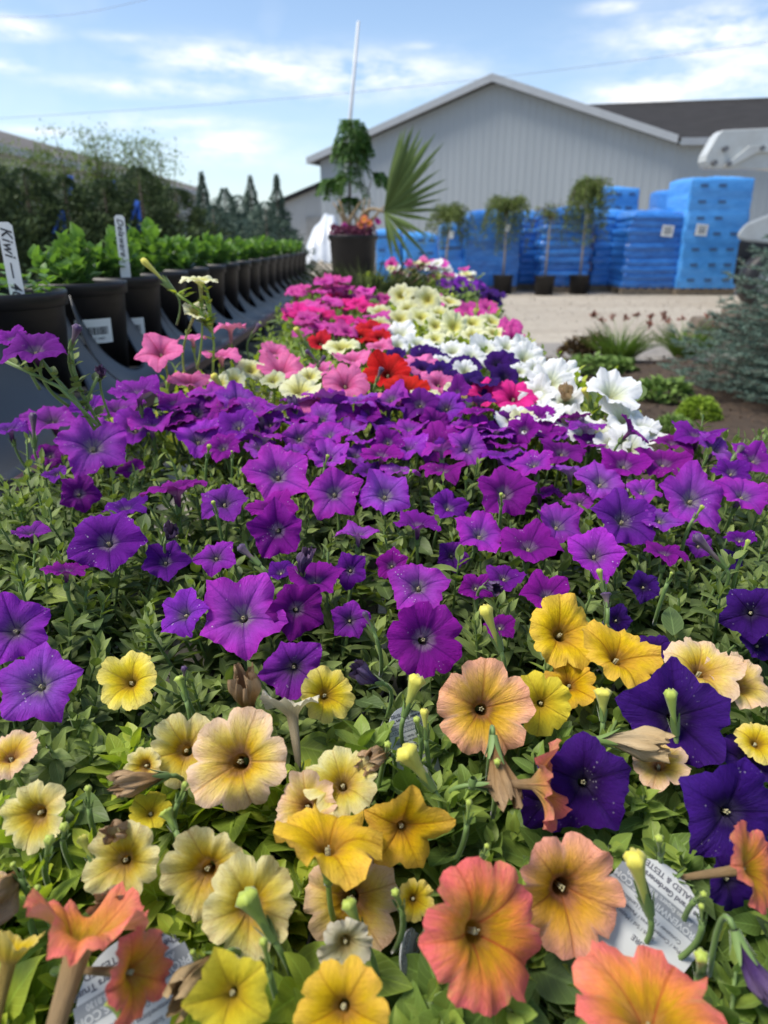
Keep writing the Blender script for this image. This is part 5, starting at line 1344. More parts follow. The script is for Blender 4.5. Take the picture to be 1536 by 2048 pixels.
# the dense back band of the purple mass
yb = [(772, 340, 460, 1), (795, 350, 1000, 1), (818, 180, 1160, 1), (845, 300, 1190, 1), (872, 470, 1060, 1), (900, 520, 1120, 0)]
for (py, xa, xb, _) in yb:
    x = xa
    while x < xb:
        py2 = py + rnd.uniform(-11, 11) + (12 if x > 1000 else 0)
        kk = 'p6' if x < 640 else ('p7' if x < 1120 else 'p8')
        if rnd.random() < .88: fl(kk, rnd.choice(['purple', 'lilac', 'lilac', 'magenta', 'purple']), x, py2, rnd.uniform(64, 92), rnd.uniform(-60, 60), rnd.uniform(30, 92), S, off=rnd.uniform(-.006, .018))
        x += rnd.uniform(50, 68)
for (px, py) in ((60, 1060), (250, 1010), (330, 1120), (430, 1110), (700, 1140), (905, 1110), (1010, 1150), (1400, 1090), (1480, 1075), (900, 1010), (560, 1140), (1080, 980), (1330, 1100), (160, 985), (700, 1240), (1000, 1250)):
    fl(min(('p1', 'p2', 'p3', 'p4', 'p5', 'p6', 'p7', 'p8'), key=lambda k: (onc(px, py) - Vector((*PL_[k][:2], .7))).length), rnd.choice(['purple', 'magenta', 'purple']), px, py, rnd.uniform(58, 88), rnd.uniform(-50, 50), rnd.uniform(25, 85), S, off=rnd.uniform(-.035, -.008))
# deep violet plant
VIO = [('violet', 1357, 1436, 212, -8, 38, dict(off=.004)), ('violet', 1172, 1565, 190, -8, 42, {}), ('violet', 1468, 1628, 205, -5, 38, {}), ('violet', 1500, 1512, 130, 10, 62, dict(off=-.01)), ('violet', 1085, 1610, 110, -30, 30, dict(off=-.03)),
       ('violet', 1468, 1765, 120, 20, 30, dict(off=-.02)), ('violet', 1502, 1225, 110, -30, 30, {}), ('violet', 1290, 1172, 66, 0, 40, dict(off=-.03)), ('violet', 1235, 1238, 62, 0, 45, dict(off=-.03)), ('violet', 1310, 1292, 90, -10, 75, dict(off=-.02)),
       ('violet', 1462, 1118, 50, 10, 40, dict(off=-.04)), ('violet', 1520, 1290, 70, 0, 40, dict(off=-.03))]
for k, px, py, w_, a_, e_, kw in VIO: fl(k, 'violet', px, py, w_, a_, e_, S, **kw)
# front row, buff / golden / coral
FR = [
 ('peach', 'golden', 1128, 1262, 152, 8, 44, dict(throat=.2, ruffle=1.1)), ('peach', 'golden', 1243, 1306, 160, 22, 58, dict(off=.003)), ('peach', 'peach', 1408, 1332, 150, 15, 62, dict(off=.012)), ('peach', 'peach', 1480, 1362, 140, 25, 58, dict(off=0.0)),
 ('peach', 'lemon', 1084, 1408, 124, -8, 34, dict(off=-.008)), ('peach', 'golden', 1142, 1366, 100, 0, 50, dict(off=-.022)), ('peach', 'yellow', 1515, 1482, 90, -10, 60, {}), 
 ('golden', 'salmon', 967, 1418, 194, 0, 38, dict(off=.006, ruffle=.8, label='salmon orange bloom with a brown throat')), 
 ('buff', 'yellow', 256, 1360, 122, -5, 48, {}), ('buff', 'yellow', 655, 1386, 116, 35, 42, {}), ('golden', 'ivory', 582, 1408, 128, 15, 130, dict(off=.012, L=.05, raw=True, throat=.2, cup=.2)), 
 ('buff', 'peach', 474, 1523, 200, 0, 42, dict(off=.012, throat=.2, ruffle=.8, label='pale peach-yellow bloom with pink edged petals')), ('buff', 'cream', 368, 1500, 140, 5, 44, dict(throat=.19, ruffle=1.3)), ('buff', 'cream', 286, 1532, 78, -15, 40, dict(throat=.24)),
 ('buff', 'cream', 66, 1632, 142, -8, 30, dict(throat=.2, ruffle=1.1)), ('buff', 'peach', 18, 1505, 116, 10, 74, {}), ('buff', 'lemon', 300, 1622, 84, 20, 62, dict(off=-.01)), 
 ('buff', 'cream', 246, 1722, 148, 10, 44, dict(ruffle=1.4)), ('buff', 'cream', 408, 1745, 176, 0, 36, dict(throat=.2)), ('buff', 'cream', 505, 1812, 190, 30, 48, dict(off=.006, ruffle=1.2)), 
 ('golden', 'cream', 684, 1562, 150, -5, 60, dict(off=.008)), ('golden', 'peach', 608, 1612, 140, -20, 48, dict(ruffle=1.6)), ('golden', 'golden', 655, 1668, 225, -4, 96, dict(off=.022, ruffle=1.3, raw=True)), 
 ('golden', 'golden', 808, 1660, 164, 10, 30, dict(style='point', off=.004)), ('golden', 'peach', 702, 1800, 200, 0, 44, dict(off=-.034, throat=.18)), ('golden', 'ivory', 694, 1892, 108, 15, 25, dict(throat=.24, ruffle=1.5)),
 ('golden', 'yellow', 830, 1800, 80, 20, 40, dict(off=-.02)),
 ('coral', 'coral', 978, 1868, 290, 38, 40, dict(off=.022, ruffle=.9, throat=.17, label='largest coral bloom, slightly out of focus')), ('coral', 'salmon', 1136, 1788, 232, 4, 34, dict(throat=.19, ruffle=1.0, label='salmon bloom with brown streaks and a folded right edge')),
 ('coral', 'coral', 1302, 2012, 305, 0, 104, dict(off=.02, ruffle=1.1, raw=True)), ('coral', 'coral', 1512, 1735, 168, 62, 38, dict(off=.02, L=.05)), ('coral', 'coral', 1092, 1568, 160, 78, 12, dict(off=.012, L=.048, ruffle=1.6, cup=.12)),
 ('coral', 'peach', 1318, 1522, 118, -40, 66, dict(off=-.015, L=.05)),
 ('coral_left', 'coral', 172, 1848, 235, -12, 138, dict(off=.035, L=.085, throat=.24, cup=.10, ruffle=1.6, raw=True)), ('coral_left', 'coral', 282, 1945, 165, 74, 20, dict(off=.02, ruffle=1.2, L=.05)), 
 ('coral_left', 'yellow', 22, 1905, 110, -10, 128, dict(off=.02, L=.075, throat=.28, cup=.5, raw=True)),
 ('golden', 'lemon', 462, 1992, 178, 8, 46, dict(style='point', off=.018, cup=.12)), ('golden', 'golden', 684, 2022, 190, -5, 44, dict(off=.015)), ('coral_left', 'peach', -20, 1790, 90, 20, 40, {}),
]
for k, c_, px, py, w_, a_, e_, kw in FR:
    kw = dict(kw); st = kw.pop('style', 'round'); fl(k, c_, px, py, w_, a_, e_, st, **kw)
# middle distance, catalogued
MID = [
 ('pinkL', 'pink', 318, 698, 94, 0, 46, dict(style='point', D=1.10)), ('pinkL', 'pink', 378, 757, 90, 0, 66, {}), ('pinkL', 'pink', 562, 733, 100, 5, 60, {}), ('pinkC', 'pink', 690, 762, 98, 0, 46, {}), 
 ('pinkL', 'pink', 385, 672, 58, 20, 78, dict(D=1.2)), ('pinkL', 'pink', 460, 650, 66, 5, 82, dict(D=1.25, L=.045)), ('pinkL', 'pink', 442, 706, 76, 30, 72, dict(D=1.18)), ('pinkL', 'pink', 550, 700, 62, 25, 62, {}), ('pinkC', 'pink', 705, 712, 84, 0, 66, {}),
 ('pinkC', 'pink', 640, 805, 86, 0, 60, {}), ('pinkC', 'pink', 782, 800, 64, 20, 50, {}), ('pinkC', 'pink', 848, 728, 92, 20, 58, {}), ('pinkC', 'pink', 880, 762, 78, 20, 50, {}), ('pinkC', 'pink', 640, 735, 60, 0, 60, {}), ('pinkC', 'pink', 760, 690, 60, 0, 60, {}),
 ('hotC', 'hotpink', 972, 782, 78, 0, 50, {}), ('hotC', 'hotpink', 1030, 788, 98, 5, 48, {}), 
 ('redC', 'red', 775, 740, 98, -5, 46, dict(off=.008)), ('redC', 'red', 812, 778, 92, 5, 44, dict(off=.0)), ('redB', 'red', 738, 662, 66, 0, 44, dict(hi=True)), ('redB', 'red', 722, 668, 50, 0, 50, {}), ('redB', 'red', 640, 682, 54, 0, 50, {}), ('redB', 'red', 760, 672, 50, 0, 50, {}),
 ('creamL', 'paleyellow', 400, 556, 72, 28, 70, dict(D=1.12, L=.042, stalk=.10)), ('creamL', 'paleyellow', 392, 622, 56, 55, 45, dict(D=1.12, L=.045, stalk=.08)), ('creamL', 'paleyellow', 600, 776, 88, 20, 60, {}), ('creamL', 'paleyellow', 502, 736, 60, 20, 45, {}), ('creamL', 'paleyellow', 465, 758, 60, -10, 50, {}),
 ('creamL', 'paleyellow', 684, 690, 76, 10, 60, {}), ('creamL', 'paleyellow', 545, 757, 54, 0, 55, {}), ('creamL', 'paleyellow', 440, 765, 44, 0, 50, {}), ('pinkC', 'paleyellow', 620, 750, 50, 20, 50, {}), ('hotC', 'paleyellow', 922, 785, 66, 20, 45, {}), ('redC', 'paleyellow', 850, 790, 70, 20, 60, {}),
 ('whiteR', 'white', 1100, 762, 96, -10, 38, dict(off=.01)), ('whiteR', 'white', 1130, 802, 80, -20, 40, {}), ('whiteR', 'white', 1228, 782, 112, 20, 52, dict(D=1.0, cup=.1)), ('whiteR', 'white', 1256, 832, 124, 30, 55, dict(D=.98)), ('whiteR', 'white', 1028, 836, 84, -10, 58, {}), ('whiteR', 'white', 1082, 824, 90, 0, 62, dict(off=.004)),
 ('whiteR', 'white', 1142, 836, 96, 5, 58, {}), ('whiteR', 'white', 1200, 858, 92, 10, 62, {}), ('whiteR', 'white', 1262, 890, 96, 10, 50, {}), ('whiteR', 'white', 1052, 712, 76, 20, 46, dict(hi=True)), ('whiteR', 'white', 1075, 735, 60, 20, 50, {}), ('whiteR', 'white', 1165, 870, 60, 0, 55, {}),
 ('whiteR', 'white', 1125, 745, 80, 10, 50, {}), ('whiteR', 'white', 1075, 785, 76, -15, 44, {}), ('whiteR', 'white', 1290, 858, 84, 25, 50, {}), ('whiteR', 'white', 1060, 850, 66, 0, 55, {}), ('whiteR', 'paleyellow', 1046, 838, 56, 0, 50, {}), ('whiteR', 'white', 1225, 885, 70, -10, 50, {}),
 ('whiteM', 'white', 800, 664, 66, 0, 56, {}), ('whiteM', 'white', 835, 682, 62, 10, 58, {}), ('whiteM', 'white', 795, 688, 50, 0, 40, {}), ('whiteM', 'white', 862, 700, 52, 0, 50, {}), ('whiteM', 'white', 905, 698, 66, -10, 56, {}), ('whiteM', 'white', 942, 712, 64, 0, 46, {}), ('whiteM', 'white', 972, 694, 70, 10, 52, {}),
 ('whiteM', 'white', 1015, 690, 62, 15, 56, {}), ('whiteM', 'white', 930, 740, 50, -10, 40, {}), ('whiteM', 'white', 985, 725, 50, 0, 45, {}), ('whiteM', 'white', 1050, 690, 60, 10, 50, {}), ('whiteM', 'white', 885, 722, 46, 10, 46, {}), ('whiteM', 'white', 1040, 740, 48, 0, 50, {}),
 ('yellowM', 'paleyellow', 802, 588, 50, -5, 35, dict(D=2.1)), ('yellowM', 'paleyellow', 828, 592, 44, 5, 30, dict(D=2.1)), ('yellowM', 'paleyellow', 856, 596, 52, 0, 25, dict(D=2.05)), ('yellowM', 'paleyellow', 900, 600, 46, 30, 55, dict(D=2.1)), ('yellowM', 'paleyellow', 815, 616, 44, 0, 42, {}), ('yellowM', 'paleyellow', 842, 630, 52, 0, 50, {}),
 ('yellowM', 'paleyellow', 800, 634, 48, 0, 50, {}), ('yellowM', 'paleyellow', 908, 650, 60, 0, 34, {}), ('yellowM', 'paleyellow', 872, 648, 50, 0, 42, {}), ('yellowM', 'paleyellow', 878, 622, 44, 10, 60, {}), ('yellowM', 'paleyellow', 945, 642, 52, 5, 50, {}), ('yellowM', 'paleyellow', 985, 640, 46, 30, 50, {}), ('yellowM', 'paleyellow', 945, 668, 50, 0, 50, {}),
 ('yellowM', 'paleyellow', 762, 622, 50, 0, 50, {}), ('yellowM', 'paleyellow', 990, 664, 48, 20, 50, {}), ('yellowM', 'paleyellow', 870, 675, 44, 0, 50, {}), ('yellowM', 'paleyellow', 760, 645, 40, 0, 50, {}),
 ('fuchsiaR', 'fuchsia', 950, 622, 60, 0, 50, dict(D=2.2)), ('fuchsiaR', 'fuchsia', 920, 632, 50, 0, 50, dict(D=2.2)), ('fuchsiaR', 'fuchsia', 1022, 650, 50, 0, 55, {}), ('fuchsiaR', 'fuchsia', 1028, 672, 50, 10, 45, {}), ('fuchsiaR', 'fuchsia', 1010, 662, 44, 0, 50, {}), ('fuchsiaR', 'fuchsia', 880, 600, 40, 0, 50, dict(D=2.3)), ('fuchsiaR', 'fuchsia', 975, 615, 44, 0, 50, dict(D=2.3)),
]
for k, c_, px, py, w_, a_, e_, kw in MID:
    kw = dict(kw); st = kw.pop('style', 'round'); fl(k, c_, px, py, w_, a_, e_, st, **kw)
def fillz(k, cols, n, x0, x1, y0, y1, w0, w1, style='round', D=None, shape=None, e=(35, 70)):
    for i in range(n):
        for _ in range(30):
            px, py = rnd.uniform(x0, x1), rnd.uniform(y0, y1)
            if shape is None or shape(px, py): break
        fl(k, rnd.choice(cols), px, py, rnd.uniform(w0, w1), rnd.uniform(-30, 30), rnd.uniform(*e), style, D=(D + rnd.uniform(-.12, .12)) if D else None, hi=False, off=rnd.uniform(-.01, .012))
fillz('fuchsiaL', ['fuchsia', 'fuchsia', 'hotpink'], 46, 592, 775, 592, 668, 38, 54, e=(50, 80))
fillz('fuchsiaB', ['fuchsia'], 17, 588, 745, 572, 598, 34, 44, D=2.45, e=(55, 80)); fillz('fuchsiaB', ['fuchsia'], 6, 645, 705, 548, 576, 36, 44, D=2.5, e=(55, 75))
fillz('darkC', ['violet'], 13, 848, 1045, 712, 770, 48, 66, D=None); fillz('darkC', ['violet'], 5, 780, 860, 698, 712, 40, 50)
fillz('mixB', ['fuchsia', 'white', 'paleyellow', 'fuchsia', 'pink', 'white'], 46, 780, 952, 518, 560, 20, 28, D=3.9, shape=lambda x, y: y < 560 and y > 520 + .0018 * max(0, x - 840) ** 2)
fillz('darkB', ['violet', 'purple', 'violet'], 44, 880, 1005, 556, 622, 24, 34, D=3.45, shape=lambda x, y: y > 552 + .0035 * max(0, x - 900) ** 2 and y < 565 + (x - 870) * .75)
# withered blooms and buds
WI = [('buff', 'dead', 488, 1402, .030, -20, 60), ('golden', 'dead', 762, 1506, .022, -30, 40), ('golden', 'dead', 990, 1535, .028, 0, -50), ('buff', 'dead', 392, 1940, .024, -40, 20), ('buff', 'dead', 245, 1800, .022, 0, 70), ('buff', 'dead', 14, 1780, .040, 20, 30),
      ('coral', 'deadcream', 1255, 1478, .030, 60, 25), ('p2', 'deadviolet', 735, 1360, .020, -60, 30), ('p1', 'deadviolet', 345, 1068, .022, 50, 40), ('coral', 'deadviolet', 1492, 1930, .022, 20, -50), ('p2', 'deadviolet', 602, 1130, .020, 0, 75), ('p3', 'deadviolet', 985, 1170, .018, 30, 30),
      ('p7', 'deadviolet', 590, 815, .02, 0, 80), ('p7', 'deadviolet', 525, 850, .018, 20, 70), ('p5', 'deadviolet', 205, 745, .018, 40, 40), ('whiteR', 'deadcream', 1135, 795, .03, 0, 30), ('buff', 'dead', 250, 1655, .018, 0, 60), ('buff', 'dead', 290, 1560, .022, -50, 20)]
for k, c_, px, py, s_, a_, e_ in WI:
    p = atY(px, py, .83) if (k == 'p5' and py < 800) else onc(px, py, .006); wither(PO[k], p, s_, a_, e_, P[c_], length=1.5)
BU = [('golden', 1002, 1302, 968, 1212, .012, 'bud_yellow'), ('golden', 808, 1432, 836, 1352, .014, 'bud_yellow'), ('golden', 868, 1580, 806, 1496, .017, 'bud_yellow'), ('peach', 1206, 1442, 1206, 1378, .014, 'bud_yellow'), ('coral', 1300, 1830, 1266, 1705, .013, 'bud_yellow'), ('golden', 852, 1478, 848, 1418, .007, 'bud_yellow'),
      ('buff', 548, 1880, 488, 1785, .014, 'bud_green'), ('buff', 190, 1730, 162, 1672, .007, 'bud_yellow'), ('golden', 730, 1880, 694, 1800, .009, 'bud_green'), ('coral_left', 250, 2060, 232, 1990, .012, 'bud_green'), ('buff', 372, 1400, 358, 1352, .009, 'bud_green'), ('buff', 350, 1660, 330, 1620, .010, 'bud_green'), ('coral', 1352, 1470, 1340, 1380, .010, 'bud_green'),
      ('p4', 1450, 1135, 1390, 1070, .011, 'bud_purple'), ('p2', 520, 1130, 478, 1092, .010, 'bud_purple'), ('p5', 68, 895, 66, 826, .011, 'bud_purple'), ('p8', 1175, 870, 1160, 835, .012, 'bud_purple'), ('p3', 1215, 1215, 1212, 1185, .010, 'bud_purple'), ('p8', 1465, 920, 1485, 892, .010, 'bud_purple')]
for k, x0, y0, x1, y1, wd, bm_ in BU:
    a = onc(x0, y0, -.005); b = atY(x1, y1, a.y + .008); bud(PO[k], a, b, wd, M_[bm_])
# small green buds and bud clusters through the canopy
for i in range(75):
    px, py = rnd.uniform(20, 1500), rnd.uniform(900, 2000)
    near_ = py > 1380
    q = onc(px, py, .004)
    kk = min(PL_, key=lambda k: (PL_[k][0] - q.x) ** 2 + (PL_[k][1] - q.y) ** 2)
    if any(((q.x - f[0][0]) ** 2 + (q.y - f[0][1]) ** 2) < (f[2] * 1.05) ** 2 for f in FLW): continue
    L_ = rnd.uniform(.010, .022); dv = Vector((rnd.uniform(-.5, .5), rnd.uniform(-.5, .3), 1)).normalized()
    bud(PO[kk], q, q + dv * L_, L_ * rnd.uniform(.26, .36), M_['bud_green' if near_ or rnd.random() < .7 else 'bud_purple'])
for k, Dd, x0, y0, x1, y1, wd, bm_ in [('creamL', 1.12, 350, 585, 284, 518, .011, 'bud_yellow'), ('p5', .83, 140, 700, 156, 650, .012, 'bud_purple'), ('pinkL', 1.25, 500, 675, 520, 648, .010, 'bud_purple'), ('creamL', 1.3, 620, 700, 590, 655, .012, 'bud_yellow'),
      ('whiteR', 1.02, 1185, 820, 1168, 776, .012, 'bud_yellow'), ('whiteR', 1.3, 985, 765, 1000, 730, .012, 'bud_yellow'), ('redC', 1.1, 752, 765, 764, 735, .010, 'bud_purple'), ('creamL', 1.08, 460, 800, 425, 748, .013, 'bud_yellow'), ('pinkC', 1.2, 630, 740, 650, 712, .009, 'bud_purple'), ('pinkC', 1.22, 640, 730, 612, 700, .009, 'bud_purple')]:
    bud(PO[k], atY(x0, y0, Dd), atY(x1, y1, Dd), wd, M_[bm_])
# ---- shoots
pts = []
def grid(y0, y1, xa, xb, st):
    y = y0
    while y < y1:
        x = xa(y)
        while x < xb(y):
            pts.append((x + rnd.gauss(0, st * .33), y + rnd.gauss(0, st * .33))); x += st
        y += st * .9
grid(.03, .47, lambda y: -.17 - .55 * y, lambda y: .18 + .55 * y, .0275)
grid(.47, 1.0, lambda y: max(-.56, -.17 - .56 * y) if y < .74 else -.49, lambda y: min(.60, .17 + .58 * y), .0305)
grid(1.0, 1.7, lambda y: -.46 if y < 1.12 else (-.37 if y < 1.3 else -.24), lambda y: .40 if y < 1.3 else .34, .034)
grid(1.7, 2.9, lambda y: -.31, lambda y: .36 if y < 2.3 else .22, .042)
grid(3.2, 3.8, lambda y: .25, lambda y: .55, .05)
grid(3.65, 4.3, lambda y: -.12, lambda y: .50, .05)
for (a_, b_, r_) in ((1350, 1795, .030), (235, 1930, .032), (225, 2000, .034)):
    FLW.append((np.array(onc(a_, b_, -.012)), np.array((0, -.6, .8)), r_))
pts = np.array(pts); keys = list(PL_); ctr = np.array([PL_[k][:2] for k in keys])
own = np.argmin(((pts[:, None, :] - ctr[None]) ** 2).sum(-1) + rng.normal(0, .0012, (len(pts), len(keys))), 1)
TH = [leaf_template(5, .42, .25, a, 1.15, c) for a, c in ((.10, 0), (.28, .5), (-.05, -.4))]
TL = leaf_template_lo(3, .45)
def cull(Pw, D, L):
    keep = np.ones(len(Pw), bool); Mw = Pw + nz(D) * np.asarray(L)[:, None] * .6; Ew = Pw + nz(D) * np.asarray(L)[:, None]
    for (fp, fn, fr) in FLW:
        near = np.abs(Mw - fp).max(1) < .09
        if not near.any(): continue
        ix = np.where(near)[0]
        for Q in (Pw, Mw, Ew):
            d_ = Q[ix] - fp; a_ = d_ @ fn; r2 = (d_ * d_).sum(1) - a_ * a_
            keep[ix[(a_ > -.012) & (a_ < .05) & (r2 < (fr * .95) ** 2)]] = False
            keep[ix[(a_ > -.03) & (a_ <= -.012) & (r2 < (fr * .4) ** 2)]] = False
    return keep
CAMV = Vector((0, 0, CAMZ))
for ki, k in enumerate(keys):
    x0, y0, fam, lm, lb, Lx, Ln_, ww = PL_[k]
    sel = pts[own == ki]
    if not len(sel): continue
    n = len(sel); far = y0 > 1.0
    bump_ = .020 * np.sin(sel[:, 0] * 21 + ki) * np.cos(sel[:, 1] * 17) 
    dz = rng.normal(-.030, .014, n) + bump_
    if y0 < .32: dz = rng.normal(-.040, .014, n) + bump_ * .8
    if k in ('mixB', 'darkB'): dz = rng.normal(-.035, .02, n)
    if k == 'darkB': dz = dz - .10 * np.clip((sel[:, 0] - .35) / .2, 0, 1.2)
    tip = np.stack([sel[:, 0], sel[:, 1], czv(sel[:, 1]) + dz], 1)
    cx = np.array([x0, y0])
    bs2 = cx + (sel - cx) * rng.uniform(.45, .8, (n, 1))
    bz = np.full(n, BZ + .06) if not far else np.full(n, BZ + .14)
    base = np.stack([bs2[:, 0], bs2[:, 1], np.minimum(bz, tip[:, 2] - .06)], 1)
    mid = (base + tip) / 2 + np.stack([rng.normal(0, .012, n), rng.normal(0, .012, n), rng.normal(-.005, .006, n)], 1)
    big_ = rng.random(n)
    sc1 = 1 + .25 * (big_ > .85)
    if FLW:
        hit = np.zeros(n, bool)
        for (fp, fn, fr) in FLW:
            d_ = tip - fp
            if np.abs(d_[:, 1]).min() > .1: continue
            a_ = d_ @ fn; r_2 = (d_ * d_).sum(1) - a_ * a_
            hit |= (a_ > -.015) & (a_ < .06) & (r_2 < (fr * 1.05) ** 2)
        tip[hit, 2] -= .045; mid[hit, 2] -= .03
    nl = 17 if y0 < .7 else (15 if not far else 10)
    P1, D1, Z1, L1, Y1 = shoots_to_leaves(base - rel((0, 0, 0), PO[k]) * -1, mid - rel((0, 0, 0), PO[k]) * -1, tip - rel((0, 0, 0), PO[k]) * -1, nl, Lx * sc1, Ln_ * sc1, .30)
    keep = cull(P1 + np.array(PO[k].location), D1, L1); P1, D1, Z1, L1, Y1 = P1[keep], D1[keep], Z1[keep], L1[keep], Y1[keep]
    if far: 
        L1 = L1 * 1.25
        scatter('foliage', TL, P1, D1, Z1, L1, L1 * ww * 2.3, M_[lm], PO[k], Y1)
    else:
        ti = rng.integers(0, 3, len(P1))
        # three leaf shapes joined in one foliage mesh
        off = 0; VV, FF, LF, YG = [], [], [], []
        for j in range(3):
            s = ti == j
            o = scatter('tmp', TH[j], P1[s], D1[s], Z1[s], L1[s], L1[s] * ww * 2.3, M_[lm], None, Y1[s])
            me = o.data; nv = len(me.vertices); a = np.empty(nv * 3, np.float32); me.vertices.foreach_get('co', a)
            f = np.empty(len(me.polygons) * 4, np.int32); me.loops.foreach_get('vertex_index', f)
            l = np.empty(nv * 3, np.float32); me.attributes['lf'].data.foreach_get('vector', l); g = np.empty(nv, np.float32); me.attributes['yg'].data.foreach_get('value', g)
            VV.append(a.reshape(-1, 3)); FF.append(f.reshape(-1, 4) + off); LF.append(l.reshape(-1, 3)); YG.append(g); off += nv
            bpy.data.objects.remove(o); bpy.data.meshes.remove(me)
        mesh_np('foliage', np.concatenate(VV), np.concatenate(FF), M_[lm], PO[k], {'lf': np.concatenate(LF), 'yg': np.concatenate(YG)})
    rr_ = Vector(PO[k].location); R_ = np.array(rr_)
    stems_mesh('stems', base - R_, mid - R_, tip - R_, .0021, .0012, M_['stem_' + fam], PO[k])
    # older, bigger leaves low in the canopy
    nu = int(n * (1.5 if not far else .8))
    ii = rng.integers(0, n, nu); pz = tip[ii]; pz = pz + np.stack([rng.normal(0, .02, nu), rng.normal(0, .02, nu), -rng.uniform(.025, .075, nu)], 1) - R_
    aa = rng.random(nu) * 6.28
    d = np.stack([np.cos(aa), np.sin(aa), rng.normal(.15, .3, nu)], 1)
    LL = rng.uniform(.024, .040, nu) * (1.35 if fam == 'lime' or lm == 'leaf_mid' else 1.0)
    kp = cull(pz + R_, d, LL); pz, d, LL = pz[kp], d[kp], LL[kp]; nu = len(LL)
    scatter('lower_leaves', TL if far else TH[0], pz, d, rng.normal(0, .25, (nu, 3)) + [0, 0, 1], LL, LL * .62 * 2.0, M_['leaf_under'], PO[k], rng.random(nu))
# a few large near leaves on the lime plants
for k, pl in (('buff', [(60, 1755, 1), (130, 1700, 1), (170, 1480, 0), (230, 1500, 0), (700, 1480, 0), (640, 1500, 0), (170, 1620, 1), (60, 1880, 0), (650, 1950, 0)]), ('golden', [(900, 1890, 1), (1130, 1960, 1), (750, 1950, 0)]), ('p1', [(115, 1190, 2), (240, 1060, 2)])):
    for kind_ in (0, 1, 2):
        q = [p for p in pl if p[2] == kind_]
        if not q: continue
        pp = np.array([tuple(rel(onc(a, b, -.035), PO[k])) for a, b, _ in q]); n = len(q)
        LL = np.full(n, .048) * rng.uniform(.85, 1.1, n); aa = rng.uniform(-.9, .9, n)
        d = np.stack([np.sin(aa + 1.2), -np.cos(aa) * .5, np.full(n, .25)], 1)
        scatter('large_leaves', leaf_template(8, .58, .22, .18, 1.1), pp - nz(d) * LL[:, None] * .5, d, np.tile([0.05, -.5, 1], (n, 1)), LL, LL * 1.0, M_[['leaf_lime', 'leaf_under', 'leaf_old'][kind_]], PO[k], np.full(n, .3))

# long stalks reaching above the canopy
def stalk(k, pts_, Dd, r=.0022, leaves=14):
    w_ = [rel(atY(px, py, Dd), PO[k]) for px, py in pts_]
    mb = MB(); mb.tube(w_, r, 6); mb.build('stems', M_['stem_green'] if k.startswith('p') else M_['stem_lime'], PO[k], smooth=True)
    Pn, Dn = [], []
    for i in range(leaves):
        u = rnd.random() * (len(w_) - 1.01); a_ = w_[int(u)].lerp(w_[int(u) + 1], u % 1); an = rnd.random() * 6.28
        Pn.append(tuple(a_)); Dn.append((math.cos(an), math.sin(an), .55))
    LL = rng.uniform(.012, .024, leaves)
    scatter('stalk_leaves', TH[0], Pn, Dn, np.tile([0, 0, 1.0], (leaves, 1)) + rng.normal(0, .2, (leaves, 3)), LL, LL * 1.1, M_['leaf_sage' if k.startswith('p') else 'leaf_lime'], PO[k], rng.random(leaves))
stalk('creamL', [(425, 760), (428, 690), (424, 660), (418, 620), (412, 600)], 1.12); stalk('creamL', [(425, 665), (400, 622), (372, 600), (350, 585)], 1.12, leaves=16); stalk('creamL', [(424, 660), (412, 640), (398, 628)], 1.12, leaves=6)
stalk('creamL', [(424, 655), (420, 610), (414, 580), (405, 568)], 1.12, leaves=10)
stalk('p5', [(190, 860), (152, 800), (110, 755), (84, 722), (72, 705)], .82, leaves=10); stalk('p5', [(200, 850), (165, 790), (148, 740), (142, 700)], .83, leaves=16); stalk('p5', [(195, 850), (120, 775), (60, 745), (10, 722)], .80, leaves=14); stalk('p5', [(170, 830), (178, 790), (195, 755)], .83, leaves=8)

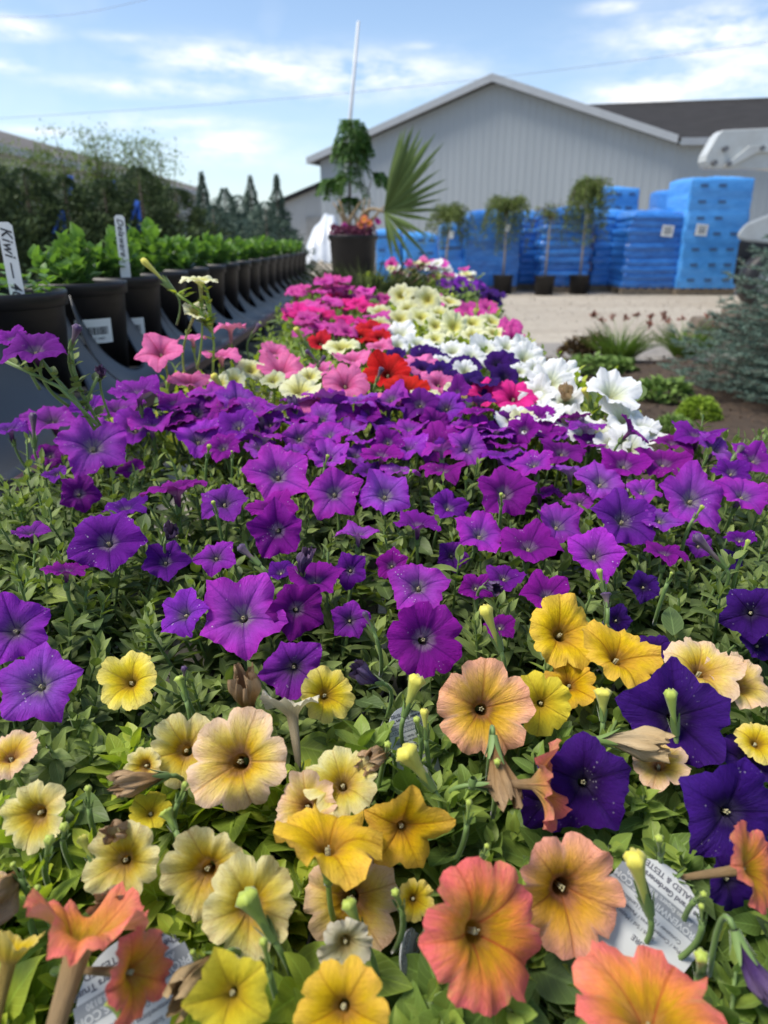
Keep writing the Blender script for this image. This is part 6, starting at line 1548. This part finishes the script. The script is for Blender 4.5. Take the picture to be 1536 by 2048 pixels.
# ------------------------------------------------------------ plant tags pushed in upside down
tagw = mat('plant_tag_material', (.50, .515, .51), .32, .03, 5, spec=.5)
tagg = mat('tag_grey_print_material', (.22, .235, .25), .4, .05)
tagk = mat('tag_ink_material', (.10, .10, .12), .5, .05)
def plant_tag(loc, roll, az_, el_, wd, ht, label, scale=1.0):
    M, n = face_matrix(az_, el_); M = Matrix.Translation(Vector((0, 0, 0))) @ M @ Matrix.Rotation(R(roll), 4, 'Z')
    t = empty('plant_tag', tuple(loc), label=label, cat='plant tag', group='white printed plant tags')
    r_ = wd / 2; pts_ = [(-r_ * .8, -ht, 0), (r_ * .8, -ht, 0), (r_, -ht * .42, 0)]
    for k in range(17):
        a = math.pi * k / 16; pts_.append((r_ * .88 * math.cos(a), r_ * .80 * math.sin(a) - r_ * .85, 0))
    pts_.append((-r_, -ht * .42, 0))
    mb = MB(); mb.prism([M @ Vector(p) for p in pts_], n * .0009); mb.build('tag_card', tagw, t)
    s = wd / .05; up = .0011; RT = Matrix.Rotation(math.pi, 4, 'Z')
    def tx(st, y, sz, m, x=0, bold=0): text_mesh(st, sz * s, m, 'printed_text', t, M @ Matrix.Translation((x * s, y * s, up)) @ RT, ext=.00004, bold=bold * s)
    tx('TRIALED & TESTED.', -.0068, .0038, tagk, bold=.00006); tx("The Brand Gardeners Trust'", -.0112, .0036, tagk, bold=.00008)
    b_ = MB(); b_.prism([M @ Vector((x * s, y * s, up * .8)) for x, y in ((-.0225, -.0222), (.0232, -.0222), (.0222, -.0142), (-.0218, -.0142))], n * .0002); band = b_.build('grey_band', tagg, t)
    tx('Ask an Expert: 815.895.8130', -.0163, .0030, tagw, bold=.00005); tx('PROVENWINNERS.COM', -.0200, .0042, tagw, bold=.00008)
    tx('Container / Garden / Landscape', -.0262, .0026, tagk); tx('Pot / Contenedores / Paisajes / Fdc', -.0296, .0026, tagk); tx('Soleil / Sol / Mejores', -.0332, .0026, tagk, x=-.004)
    b_ = MB(); b_.prism([M @ Vector((x * s, y * s, up * .8)) for x, y in ((.004, -.0445), (.0225, -.0445), (.0228, -.0360), (.004, -.0360))], n * .0002); b_.build('grey_panel', mat('tag_pale_grey_material', (.45, .46, .47), .4) if 'tag_pale_grey_material' not in bpy.data.materials else bpy.data.materials['tag_pale_grey_material'], t)
    tx('CARE & CULTURE', -.0385, .0036, tagk, x=.0125, bold=.00006); tx('Ver cuidados', -.0422, .0028, tagk, x=.0125)
p = onc(1352, 1738, -.006); plant_tag(p, -41, 0, 50, .062, .080, 'white plant tag at the right, between the salmon and coral blooms, tilted right')
p = onc(236, 1874, -.006); plant_tag(p, 27, 3, 52, .070, .080, 'white plant tag in the bottom left corner behind the coral trumpet')
p = onc(802, 1412, -.022); plant_tag(p, -14, 48, 38, .044, .075, 'small white plant tag, partly hidden by buds in the centre')
p = onc(800, 1890, -.03); plant_tag(p, 18, 70, 20, .03, .06, 'white plant tag seen nearly edge on, left of the largest coral bloom')
